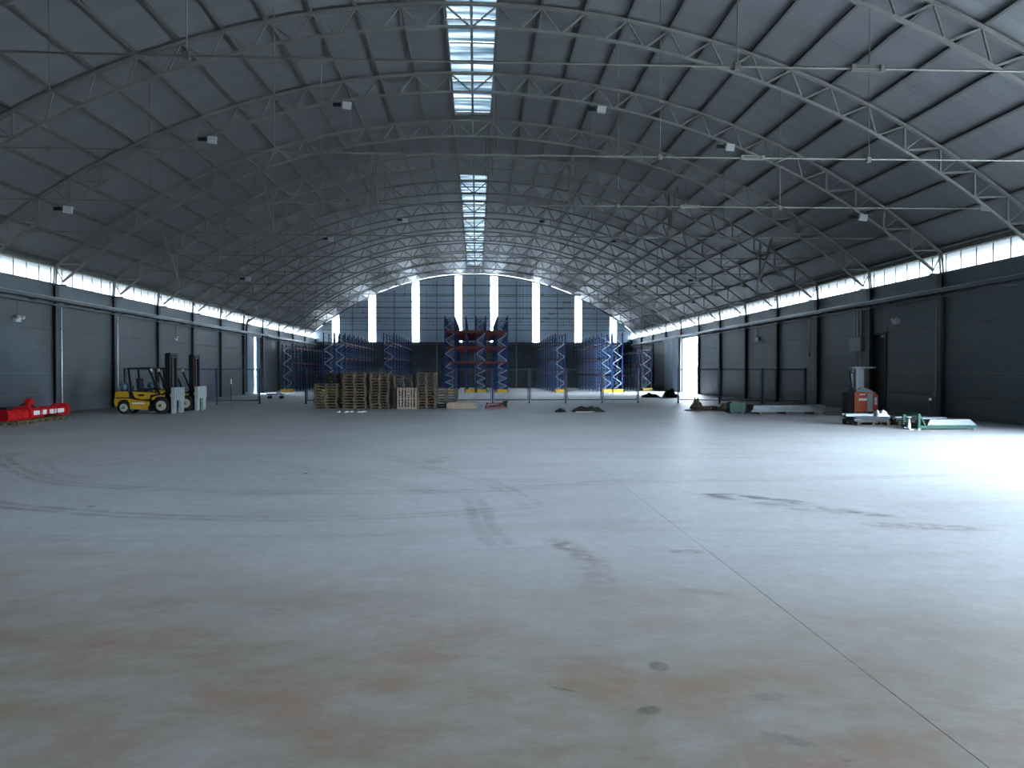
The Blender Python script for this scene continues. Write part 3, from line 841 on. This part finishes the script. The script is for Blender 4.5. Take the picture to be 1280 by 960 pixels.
# ------------------------------------------------------------------ forklifts
def wheel(parent, x, y, r, w, rim):
    p = MB().lathe([(r * .55, -w / 2), (r * .9, -w / 2), (r, -w * .32), (r, w * .32), (r * .9, w / 2), (r * .55, w / 2)], 24, 'y', (x, y, r)).build('wheel', 'rubber', parent)
    s_ = -1 if y < 0 else 1
    MB().lathe([(0, s_ * .01), (r * .15, s_ * .01), (r * .2, 0), (r * .45, s_ * .0), (r * .58, s_ * .04), (r * .58, -s_ * w), (0, -s_ * w)], 20, 'y', (x, y + s_ * w * .46, r)).build('rim', rim, p)
    MB().lathe([(0, s_ * .05), (r * .15, s_ * .05), (r * .17, 0)], 12, 'y', (x, y + s_ * (w * .46 + .01), r)).build('hub', 'galv_dull', p)
def forklift(loc, label):
    R = empty('forklift', loc)
    # counterweight, rounded at the back and cut round the steer wheel
    prof = [(0.0, .50), (.03, .40), (.10, .36), (.10, .52), (.20, .66), (.56, .66), (.66, .52), (.70, .24), (1.46, .20), (1.50, .58), (1.00, .64), (.70, .70), (.05, .72), (0, .66)]
    MB().prism(prof, -.54, .54).build('chassis', 'forklift_yellow', R)
    MB().prism([(.02, .76), (.02, .98), (.10, 1.03), (.60, 1.03), (.64, .76)], -.50, .50).build('counterweight', 'forklift_yellow', R)
    h = MB().prism([(.78, 1.02), (1.52, .98), (1.54, .70), (1.22, .66), (.90, .74)], -.52, .52).build('hood', 'forklift_yellow', R)
    MB().box(1.05, 1.32, -.526, -.52, .82, .90).build('badge', 'black', h)
    MB().box(.06, .66, -.48, .48, .70, .78).box(.60, .86, -.48, .48, .60, 1.06).build('engine_bay', 'black', R)
    mk = MB()
    for i, (a, b) in enumerate(((.80, .86), (.88, .97), (.99, 1.05), (1.07, 1.16), (1.18, 1.24), (1.26, 1.33))): mk.box(a, b, -.546, -.54, .46, .53)
    mk.build('white_lettering', 'white_paint', R)
    MB().box(1.46, 2.15, -.50, .50, .22, .40).box(1.50, 1.62, -.42, .42, .40, .86).build('footwell', 'black', R)
    MB().prism([(1.62, .40), (1.62, .74), (1.86, .84), (2.02, .66), (2.02, .40)], -.22, .22).build('cowl', 'forklift_yellow', R)
    # front fender
    MB().prism([(1.66, .66), (1.72, .78), (1.98, .86), (2.16, .84), (2.16, .79), (1.98, .81), (1.76, .73), (1.70, .64)], -.60, -.34).prism([(1.66, .66), (1.72, .78), (1.98, .86), (2.16, .84), (2.16, .79), (1.98, .81), (1.76, .73), (1.70, .64)], .34, .60).build('fender', 'forklift_yellow', R)
    s_ = MB().box(.92, 1.36, -.26, .26, 1.02, 1.16).build('seat', 'seat_black', R)
    MB().prism([(.86, 1.12), (1.00, 1.12), (.94, 1.62), (.84, 1.60)], -.25, .25).build('seat_back', 'seat_black', s_)
    st = MB().tube((1.74, 0, .84), (1.60, 0, 1.28), .03).build('steering_column', 'black', R)
    MB().lathe([(.15, -.012), (.18, -.012), (.18, .012), (.15, .012), (.15, -.012)], 20, 'x', (0, 0, 0)).build('steering_wheel', 'black', st, (1.59, 0, 1.30))
    # gas bottle across the counterweight
    tk = MB().lathe([(0, -.44), (.10, -.43), (.17, -.36), (.185, -.28), (.185, .28), (.17, .36), (.10, .43), (0, .44)], 18, 'y', (.34, 0, 1.24)).build('gas_bottle', 'tank_teal', R)
    MB().lathe([(.19, -.25), (.195, -.25), (.195, -.19), (.19, -.19)], 18, 'y', (.34, 0, 1.24)).lathe([(.19, .19), (.195, .19), (.195, .25), (.19, .25)], 18, 'y', (.34, 0, 1.24)).build('strap', 'galvanised', tk)
    MB().lathe([(.07, -.47), (.09, -.47), (.09, -.40), (.07, -.40)], 12, 'y', (.34, 0, 1.24)).build('collar', 'galvanised', tk)
    MB().box(.22, .46, -.30, .30, 1.03, 1.09).build('cradle', 'black', tk)
    # overhead guard
    for y in (-.48, .48):
        og = MB()
        og.bar((.72, y, .95), (.62, y, 2.04), .08, .06, (0, 1, 0)); og.bar((1.50, y, 2.06), (2.02, y, .80), .07, .06, (0, 1, 0))
        og.bar((.58, y, 2.06), (1.54, y, 2.08), .08, .07)
        og.build('overhead_guard', 'black', R)
    for i in range(7):
        x = .66 + i * .135; MB().bar((x, -.48, 2.07), (x, .48, 2.07), .03, .05).build('guard_bar', 'black', R)
    MB().box(.56, .64, -.5, .5, 2.02, 2.09).box(1.48, 1.56, -.5, .5, 2.04, 2.11).build('guard_crossbar', 'black', R)
    for y in (-.40, .40): MB().lathe([(0, 0), (.07, 0), (.07, -.06), (0, -.07)], 12, 'x', (1.60, y, 1.98)).build('headlamp', 'lamp_white', R)
    # mast: outer and inner channels, cylinders, crossheads, chains
    m = MB()
    for y in (-.38, .38): m.box(2.20, 2.42, y - .07, y + .07, .10, 2.72)
    m.box(2.24, 2.44, -.44, .44, 2.66, 2.76).box(2.24, 2.30, -.40, .40, 1.35, 1.47).box(2.24, 2.30, -.40, .40, .16, .30)
    mo = m.build('mast', 'black', R)
    m = MB()
    for y in (-.25, .25): m.box(2.28, 2.46, y - .055, y + .055, .14, 2.64)
    m.box(2.33, 2.44, -.28, .28, 2.54, 2.64).build('inner_mast', 'black', mo)
    for y in (-.17, .17): MB().tube((2.30, y, .15), (2.30, y, 2.45), .055, 10).build('lift_cylinder', 'black', mo)
    for y in (-.06, .06): MB().bar((2.38, y, .6), (2.38, y, 2.5), .03, .015).build('chain', 'galv_dull', mo)
    MB().bar((1.60, -.36, .62), (2.24, -.36, 1.0), .07).bar((1.60, .36, .62), (2.24, .36, 1.0), .07).build('tilt_cylinder', 'black', R)
    # pale clamp attachment: slatted upper block on two broad arms
    ca = empty('clamp_attachment', (0, 0, 0)); ca.parent = R
    MB().box(2.46, 2.52, -.58, .58, .30, 1.10).build('carriage_plate', 'black', ca)
    for i in range(5):
        y = -.58 + i * .236; MB().box(2.52, 2.68, y, y + .21, .62, 1.20).build('slat', 'clamp_grey', ca)
    MB().box(2.52, 2.56, -.58, .58, .64, .72).box(2.52, 2.56, -.58, .58, 1.08, 1.16).build('cross_rail', 'clamp_grey', ca)
    for y in (-.58, .26): MB().prism([(2.52, .02), (2.60, .02), (2.64, .10), (2.64, .66), (2.52, .66)], y, y + .32).build('arm', 'clamp_grey', ca)
    for y in (-.64, .60): MB().tube((2.56, y, .86), (2.56, y + .05, .86), .07, 12).build('pivot', 'clamp_grey', ca)
    for y in (-.42, .42): wheel(R, 2.06, y, .385, .26, 'cream')
    for y in (-.40, .40): wheel(R, .40, y, .30, .20, 'cream')
    tag(R, label, 'forklift', 'yellow forklifts')
    return R
f1 = forklift((-16.05, 35.10, 0), 'yellow gas forklift with raised black mast and grey clamp, nearer the red machinery')
f2 = copy_tree(f1); f2.location = (-15.98, 37.75, 0)
f2['label'] = 'yellow gas forklift with grey clamp, parked on the fence side of its twin'

# ------------------------------------------------------------------ wooden pallets
def pallet_mesh(m):
    mb = MB()
    for i in range(7): y = -.5 + i * (1 - .10) / 6; mb.box(-.6, .6, y, y + .10, .114, .144)
    for x in (-.6, -.05, .50):
        mb.box(x, x + .10, -.5, .5, .090, .114)
        for y in (-.5, -.06, .38): mb.box(x, x + .10, y, y + .12, .030, .090)
    for y in (-.5, -.06, .38): mb.box(-.6, .6, y, y + .12, 0, .030)
    return mb.mesh('wooden_pallet', m)
PM = {k: pallet_mesh(k) for k in ('wood_old', 'wood_grey', 'wood_olive')}
def stack(x, y, n, rz, mats, what, jit=.03):
    for k in range(n):
        o = put('wooden_pallet', PM[rnd.choice(mats)], None, (x + rnd.uniform(-jit, jit), y + rnd.uniform(-jit, jit), k * .1445), rz + rnd.uniform(-.02, .02))
        pos = 'at the bottom of' if k == 0 else 'on top of' if k == n - 1 else '%s from the floor in' % ORD[k]
        tag(o, 'wooden pallet %s %s' % (pos, what), 'pallet', 'stacked wooden pallets')
stack(-7.58, 39.70, 9, 0, ['wood_olive', 'wood_grey'], 'the low stack on the forklift side', .05)
stack(-7.33, 41.25, 13, 0, ['wood_grey'], 'the stack behind the low stack')
stack(-6.12, 39.65, 13, 0, ['wood_old', 'wood_grey'], 'the neat brown stack beside the low stack')
stack(-4.83, 39.65, 13, H, ['wood_old', 'wood_olive', 'wood_grey'], 'the middle brown stack', .04)
stack(-3.63, 39.95, 12, H, ['wood_grey'], 'the stack behind the standing pallet')
stack(-2.42, 39.65, 13, H, ['wood_grey', 'wood_old'], 'the stack beside the standing pallet')
stack(-6.05, 41.25, 12, 0, ['wood_grey'], 'the stack behind the neat brown stack')
stack(-4.85, 41.25, 12, H, ['wood_grey'], 'the stack behind the middle brown stack')
stack(-2.60, 41.30, 12, H, ['wood_grey'], 'the stack behind the one beside the standing pallet')
stack(-1.45, 40.90, 7, 0, ['wood_grey'], 'the short stack by the pale boards', .04)
# pallet standing on its edge
r = empty('standing_pallet', (-3.38, 38.70, 0)); r.rotation_euler = (0, 0, .03)
TL = .10
for i in range(7):
    x = -.50 + i * .152
    MB().bar((x + .04, -.06, .0), (x + .04, -.06 + TL, 1.10), .075, .022, (0, 1, 0)).build('deck_board', 'wood_pale', r)
for z in (.06, .55, 1.04):
    MB().box(-.5, .49, -.045 + TL * z / 1.1, .05 + TL * z / 1.1, z - .04, z + .04).build('stringer', 'wood_pale', r)
tag(r, 'pale pallet standing on edge against the brown stacks', 'pallet')
# pale boards and crate lid
for i, (x, y, z, l, d_, rz) in enumerate(((-.62, 39.62, 0, 1.55, .95, .02), (-.66, 39.64, .145, 1.5, .9, .05), (-.58, 39.62, .29, 1.4, .85, -.03))):
    mb = MB()
    if i < 2:
        for k in range(5): mb.box(-l / 2, l / 2, -d_ / 2 + k * d_ / 5 + .01, -d_ / 2 + (k + 1) * d_ / 5 - .01, .115, .143)
        for k in range(3): mb.box(-l / 2 + k * (l - .1) / 2, -l / 2 + k * (l - .1) / 2 + .1, -d_ / 2, d_ / 2, .0, .115)
        mb.box(-l / 2, l / 2, -d_ / 2 - .02, -d_ / 2, .0, .115)
    else:
        for k in range(4): mb.box(-l / 2 + k * .03, l / 2, -d_ / 2 + k * d_ / 4, -d_ / 2 + k * d_ / 4 + .14, k * .002, .035 + k * .002)
    o = mb.build('wooden_boards', 'wood_pale', None, (x, y, z), rz)
    tag(o, ('pale wooden crate panel lying on the floor beside the short stack', 'pale wooden crate panel resting on another crate panel', 'loose pale boards on top of the crate panels')[i], 'board', 'pale crate panels')
# paper scraps
for x, y, s_, l in ((-6.35, 36.0, .10, 'small scrap of white paper left of the longer strip'), (-5.85, 36.0, .24, 'longer strip of white paper on the floor before the pallets'), (-5.25, 35.9, .24, 'white paper strip lying right beside another strip')):
    o = MB().prism([(-s_, 0), (-s_ * .4, .05), (0, .01), (s_ * .5, .06), (s_, 0), (s_, -.004), (-s_, -.004)], -.12, .12).build('paper_scrap', 'paper', None, (x, y, .004), rnd.uniform(-.3, .3))
    tag(o, l, 'paper', 'paper scraps before the pallets')

# ------------------------------------------------------------------ clutter in the middle
r = empty('scrap_frame', (1.25, 38.95, 0))
for a, b, w in (((-.55, -.2, .05), (.55, -.05, .05), .09), ((-.5, .25, .05), (.5, .3, .05), .09), ((-.45, -.2, .14), (.2, .3, .16), .08), ((-.1, -.25, .15), (.5, .25, .34), .07), ((.3, -.1, .09), (.52, .0, .42), .08), ((-.62, .0, .04), (-.5, .28, .30), .07), ((-.55, .1, .28), (.35, -.1, .30), .05)):
    MB().bar(a, b, w).build('bar', 'rack_red', r)
MB().box(.28, .50, -.12, .12, .10, .40).build('bracket', 'tarp_black', r)
tag(r, 'heap of dark red steel bars on the floor before the central rack', 'scrap')
def mound(name, loc, sx, sy, h, m, label, seed, n=22, cat='tarp', rz=0):
    vs, fs = [], []
    for i in range(n + 1):
        for k in range(n + 1):
            u, v = 2 * i / n - 1, 2 * k / n - 1
            e = max(0, 1 - u * u) ** .5 * max(0, 1 - v * v) ** .5
            z = h * e * (.62 + .6 * mnoise.noise((u * 2.2 + seed, v * 2.2, seed))) + h * .12 * e * mnoise.noise((u * 7, v * 7, seed))
            rr = 1 + .12 * mnoise.noise((u * 1.5, v * 1.5, seed + 9))
            vs.append((u * sx * rr, v * sy * rr, max(z, 0) if e > 0 else 0))
    for i in range(n):
        for k in range(n): a = i * (n + 1) + k; fs.append((a, a + n + 1, a + n + 2, a + 1))
    mb = MB(); mb.add(vs, fs, True)
    o = mb.build(name, m, None, loc, rz); tag(o, label, cat); return o
mound('dark_tarp', (5.5, 35.9, .003), .76, .55, .34, 'tarp_dark', 'crumpled dark tarp on the floor before the mesh fence', 3)
mound('black_sack', (4.15, 35.6, .003), .27, .22, .22, 'tarp_black', 'small black sack beside the crumpled dark tarp', 5, 14, 'sack')
o = MB().box(-.45, .45, -.04, .04, 0, .05).build('plank', 'wood_pale', None, (5.25, 35.15, 0), .02); tag(o, 'thin pale plank lying in front of the dark tarp', 'board')
mound('black_tarp', (13.30, 56.3, .003), .62, .6, .42, 'tarp_black', 'flatter black tarp heap before the doorway side rack', 8)
mound('black_tarp', (14.75, 56.1, .003), .52, .5, .95, 'tarp_black', 'taller black tarp heap before the bright doorway', 11)
# trolley behind the left fence
r = empty('trolley', (-14.25, 54.9, 0))
MB().box(-.55, .55, -.35, .35, .30, .36).build('deck', 'box_grey', r)
for x in (-.42, .42):
    for y in (-.26, .26):
        w = MB().lathe([(0, -.03), (.10, -.03), (.10, .03), (0, .03)], 14, 'y', (x, y, .10)).build('wheel', 'rubber', r); MB().box(x - .03, x + .03, y - .035, y + .035, .12, .30).build('fork', 'galv_dull', w)
MB().path([(-.52, -.3, .36), (-.58, -.3, .95), (-.58, .3, .95), (-.52, .3, .36)], .02).build('handle', 'box_grey', r)
tag(r, 'grey four wheeled trolley beyond the fence', 'trolley')
mound('white_sack', (-13.95, 54.85, .363), .22, .18, .28, 'paper', 'white sack sitting on the grey trolley', 15, 12, 'sack')

# ------------------------------------------------------------------ right side clutter
# low wooden pallet with odd boards
o = put('wooden_pallet', PM['wood_grey'], None, (11.75, 37.6, 0), .05); tag(o, 'weathered single pallet on the floor near the green crate', 'pallet')
for i, (x, y, z, l, rz, n) in enumerate(((11.6, 37.5, .146, 1.3, .1, 'dark plank lying across the weathered single pallet'), (12.9, 36.72, 0, 1.5, -.05, 'long dark plank on the floor next to the single pallet'), (11.0, 36.75, 0, 1.1, .05, 'short dark plank on the floor before the single pallet'))):
    o = MB().box(-l / 2, l / 2, -.1, .1, 0, .045).build('plank', 'wood_old', None, (x, y, z), rz); tag(o, n, 'board', 'dark planks')
mound('cardboard_heap', (12.6, 36.7, .048), .42, .3, .42, 'wood_old', 'brown sacking heaped on the long dark plank', 19, 14, 'sack')
mound('brown_bag', (11.55, 38.55, .003), .30, .25, .62, 'wood_grey', 'dull brown bag behind the weathered single pallet', 23, 14, 'sack')
r = empty('green_crate', (11.95, 33.75, 0))
MB().box(-.34, .34, -.24, .24, .10, .14).build('base', 'green_paint', r)
for y in (-.25, .22): MB().box(-.35, .35, y, y + .03, .12, .48).build('side_wall', 'green_paint', r)
for x in (-.35, .32): MB().box(x, x + .03, -.22, .22, .12, .48).build('end_wall', 'green_paint', r)
for x in (-.30, .22):
    for y in (-.22, .14): MB().box(x, x + .08, y, y + .08, 0, .10).build('foot', 'green_paint', r)
tag(r, 'dark green crate at the end of the long metal sheets', 'crate')
o = MB().box(-.36, .36, -.27, .27, 0, .03).box(-.3, .1, -.2, .2, .03, .07).build('wooden_board', 'wood_old', None, (11.98, 33.75, .481), .06); tag(o, 'brown board lying on the dark green crate', 'board')
# long metal sheets on bearers
for i, x in enumerate((12.9, 14.1, 15.4)):
    o = MB().box(-.05, .05, -.55, .55, 0, .10).build('timber_bearer', 'wood_old', None, (x, 33.75, 0)); tag(o, 'timber bearer under the long metal sheets, ' + ('beside the green crate', 'in their middle', 'at their wall end')[i], 'timber', 'bearers')
def sheet_mesh(l, w, m):
    mb = MB(); n = 5; t = .006
    for i in range(n):                            # trapezoid ribs along the sheet
        y = -w / 2 + i * w / n; d_ = w / n
        p = [(y, 0), (y + d_ * .25, .045), (y + d_ * .6, .045), (y + d_ * .85, 0), (y + d_, 0), (y + d_, t), (y + d_ * .87, t), (y + d_ * .62, .045 + t), (y + d_ * .23, .045 + t), (y, t)]
        mb.prism(p, -l / 2, l / 2, 'x')
    return mb.mesh('metal_sheet', m)
S1 = sheet_mesh(3.3, 1.0, 'galvanised')
for i in range(6):
    o = put('metal_sheet', S1, None, (14.2 + rnd.uniform(-.08, .08), 33.75 + rnd.uniform(-.03, .03), .102 + i * .053), rnd.uniform(-.015, .015))
    tag(o, 'ribbed galvanised sheet, %s from the bottom of the long low pile' % ORD[i], 'metal sheet', 'long galvanised sheets')
S0 = sheet_mesh(.9, .8, 'galv_dull')
o = put('metal_sheet', S0, None, (12.42, 34.95, .002), .1); tag(o, 'short ribbed offcut behind the long galvanised pile', 'metal sheet')

# orange stand-on truck
R = empty('reach_truck', (17.0, 32.3, 0)); R.rotation_euler = (0, 0, -.12)
MB().prism([(-.42, .16), (-.42, .98), (-.36, 1.06), (.42, 1.0), (.56, .92), (.58, .16)], -.45, .45).build('body', 'orange', R)
MB().box(-.5, .62, -.47, .47, .05, .18).build('skirt', 'black', R)
MB().prism([(-.36, 1.06), (-.10, 1.22), (.10, 1.20), (.50, .99), (.42, 1.0)], -.40, .40).build('dashboard', 'truck_grey', R)
MB().box(.12, .34, -.462, -.45, .20, .98).build('access_panel', 'truck_grey', R)
MB().box(.42, .52, -.462, -.45, .48, .80).build('white_decal', 'white_paint', R)
mk = MB()
for i in range(5): mk.box(-.24 + i * .07, -.19 + i * .07, -.458, -.45, .66, .76)
for i in range(4): mk.box(-.20 + i * .06, -.165 + i * .06, -.458, -.45, .90, .95)
mk.build('white_lettering', 'white_paint', R)
mo = MB().box(-.30, -.22, -.30, -.18, .10, 2.05).box(-.30, -.22, .18, .30, .10, 2.05).box(-.32, -.20, -.32, .32, 1.98, 2.08).build('mast', 'truck_grey', R)
MB().box(-.16, .10, -.12, .12, 1.15, 2.04).build('lift_column', 'truck_grey', mo)
MB().box(-.45, .55, -.28, .28, 2.06, 2.12).build('overhead_plate', 'truck_grey', mo)
MB().prism([(-.66, .10), (-.66, 1.0), (-.56, 1.24), (-.44, 1.2), (-.42, .10)], -.36, .36).build('backrest_pad', 'seat_black', R)
MB().path([(-.42, -.3, 1.0), (-.52, -.3, 1.5), (-.50, -.1, 1.86), (-.3, 0, 1.86)], .025).build('guard_rail', 'black', R)
for y in (-.14, .10): MB().box(-1.55, -.5, y - .09, y + .09, .05, .11).build('fork', 'black', R)
for x in (-.25, .4):
    for y in (-.34, .34): MB().lathe([(0, -.05), (.10, -.05), (.11, 0), (.10, .05), (0, .05)], 14, 'y', (x, y, .11)).build('wheel', 'rubber', R)
tag(R, 'orange and grey stand-on lift truck by the tall black door', 'lift truck')

# pile of pale metal profiles on a pallet
o = put('wooden_pallet', PM['wood_grey'], None, (14.2, 26.55, 0), .04); tag(o, 'pallet under the pale metal offcuts near the orange truck', 'pallet')
o = put('wooden_pallet', PM['wood_old'], None, (15.62, 26.4, 0), .02); tag(o, 'pallet beside the green steel frame, under bright panels', 'pallet')
S2 = sheet_mesh(1.25, .8, 'galvanised'); S3 = sheet_mesh(1.3, .9, 'galv_dull')
for i, (x, y, z, rz, me, l) in enumerate(((14.2, 26.6, .146, .04, S3, 'dull ribbed sheet at the bottom of the offcut pile'), (14.25, 26.55, .20, -.06, S2, 'bright ribbed sheet in the middle of the offcut pile'), (14.18, 26.5, .253, .1, S3, 'dull ribbed sheet topping the offcut pile'), (15.65, 26.45, .146, 0, S2, 'bright ribbed sheet on the pallet beside the green frame'), (15.6, 26.4, .20, .05, S2, 'upper bright ribbed sheet on the pallet beside the green frame'))):
    o = put('metal_sheet', me, None, (x, y, z), rz); tag(o, l, 'metal sheet', 'ribbed offcuts')
mound('wrapped_roll', (14.62, 26.35, .312), .24, .24, .30, 'paper', 'white plastic wrapped bundle on the offcut pile', 31, 16, 'bundle')
for i, (a, b) in enumerate((((-.55, 0, 0), (.45, .12, .0)), ((-.5, -.16, 0), (.55, -.1, .0)), ((-.45, .2, 0), (.5, .25, .0)))):
    o = MB().bar((a[0], a[1], .045), (b[0], b[1], .045), .08, .08).build('metal_profile', 'galv_dull', None, (13.82, 26.45, .312), 0)
    tag(o, 'grey box profile on the offcut pile, ' + ('between two others', 'along its front edge', 'along its wall edge')[i], 'metal profile', 'box profiles')
o = MB().prism([(-.65, .0), (.65, .0), (.65, .03), (-.65, .03)], -.12, .12).build('metal_profile', 'white_paint', None, (15.68, 26.35, .266), 0); o.rotation_euler = (0, .0, .15)
tag(o, 'white flat profile lying on the bright sheets', 'metal profile')
# green steel frame loaded with pale panels
R = empty('steel_skid', (15.62, 24.45, 0)); R.rotation_euler = (0, 0, .03)
for y in (-.42, .42): MB().bar((-1.05, y, .09), (1.0, y, .09), .08, .10).build('rail', 'green_paint', R)
for x in (-1.0, -.3, .4, .96): MB().bar((x, -.40, .09), (x, .40, .09), .06, .08).build('cross_member', 'green_paint', R)
for y in (-.42, .42): MB().bar((-1.0, y, .14), (-1.0, y, .52), .07).build('end_post', 'green_paint', R)
MB().bar((-1.0, -.42, .52), (-.78, -.42, .14), .05).bar((-1.0, .42, .52), (-.78, .42, .14), .05).build('end_brace', 'green_paint', R)
MB().bar((-1.0, -.42, .50), (-1.0, .42, .50), .06).build('end_rail', 'green_paint', R)
for x in (-.98, .92):
    for y in (-.38, .38): MB().box(x - .04, x + .04, y - .04, y + .04, 0, .05).build('foot', 'galvanised', R)
tag(R, 'green steel floor frame loaded with pale panels', 'frame')
for i in range(4):
    o = MB().box(-.72 + i * .02, .96 - i * .06, -.36, .36, 0, .045).build('flat_panel', 'galv_dull', None, (15.68, 24.45, .145 + i * .0465), .03 + .01 * i)
    tag(o, 'pale flat panel, %s from the bottom, on the green frame' % ORD[i], 'panel', 'panels on the green frame')
o = MB().box(-.5, .5, -.22, .22, 0, .05).build('flat_panel', 'galvanised', None, (15.35, 24.6, .333), .16); tag(o, 'short bright offcut panel topping the green frame load', 'panel')
o = MB().box(-.06, .06, -.16, .16, 0, .02).lathe([(0, .02), (.05, .02), (.06, .10), (.04, .24), (.03, .34), (0, .35)], 12, 'z').build('spray_can', 'white_paint', None, (14.42, 24.2, 0), 0); tag(o, 'small white can standing at the end of the green frame', 'can')
# thin rod leaning by the wall with white knob
r = empty('floor_post', (17.6, 28.2, 0))
MB().tube((0, 0, .02), (0, 0, .80), .02, 8).build('stem', 'black', r); MB().lathe([(0, 0), (.16, 0), (.16, .02), (0, .025)], 16, 'z').build('base', 'black', r)
MB().lathe([(0, -.05), (.045, -.03), (.05, 0), (.045, .03), (0, .05)], 12, 'z', (0, 0, .85)).build('knob', 'white_paint', r)
tag(r, 'thin black floor post with a white knob near the dark wall', 'post')
bpy.data.objects.remove(p)

# ------------------------------------------------------------------ red machinery on pallets, by the left wall
def red_tube(loc, rz, ln, label, labels):
    R = empty('red_machine', loc); R.rotation_euler = (0, 0, rz)
    hb = [(-.22, .02), (.22, .02), (.28, .10), (.28, .30), (.20, .40), (-.20, .40), (-.28, .30), (-.28, .10)]
    MB().prism(hb, -ln / 2, ln / 2 - .05, 'x').build('housing', 'red_paint', R)
    MB().prism([(y * 1.25, .02 + (z - .02) * 1.22) for y, z in hb], ln / 2 - .14, ln / 2, 'x').build('end_flange', 'red_paint', R)
    for x in (-ln * .5, -ln * .18, ln * .12):
        MB().prism([(y * 1.07, .005 + z * 1.03) for y, z in hb], x, x + .05, 'x').build('rib', 'red_paint', R)
    if labels:
        k = ln * .80 / 4
        for i in range(4):
            x = -ln * .40 + k * i
            MB().box(x + .05, x + k * (.86, .70, .92, .95)[i], -.288, -.278, .13, .30).build('white_label', 'white_paint', R)
        MB().prism([(-ln * .40, .38), (-ln * .20, .38), (-ln * .26, .72), (-ln * .31, .76), (-ln * .35, .66)], -.10, .10).build('lifting_bracket', 'red_paint', R)
        MB().path([(-ln * .48, .05, .38), (-ln * .44, .05, .52), (-ln * .36, .03, .56), (-ln * .30, -.14, .48), (-ln * .25, -.16, .38)], .035, 8).build('hose', 'black', R)
        MB().path([(-ln * .10, -.30, .05), (0, -.34, .10), (ln * .12, -.34, .06), (ln * .2, -.30, .12)], .03, 8).build('hose', 'black', R)
    else:
        MB().box(-ln * .4, -ln * .1, -.14, .14, .39, .50).build('motor', 'black', R)
    tag(R, label, 'machine', 'red machine sections')
    return R
for i, (x, y) in enumerate(((-16.55, 28.0), (-16.75, 29.35), (-16.75, 30.75))):
    o = put('wooden_pallet', PM['wood_olive'], None, (x, y, 0), H + .05); tag(o, ('pallet under the plain red machine section', 'pallet under the middle of the labelled red machine', 'pallet under the flanged end of the labelled red machine')[i], 'pallet', 'pallets under red machinery')

red_tube((-16.72, 30.1, .147), H + .05, 3.0, 'labelled red steel machine section with flanged ends, on pallets', True)
red_tube((-16.42, 27.75, .147), H - .05, 1.3, 'plain red steel machine section at the end of the labelled one', False)
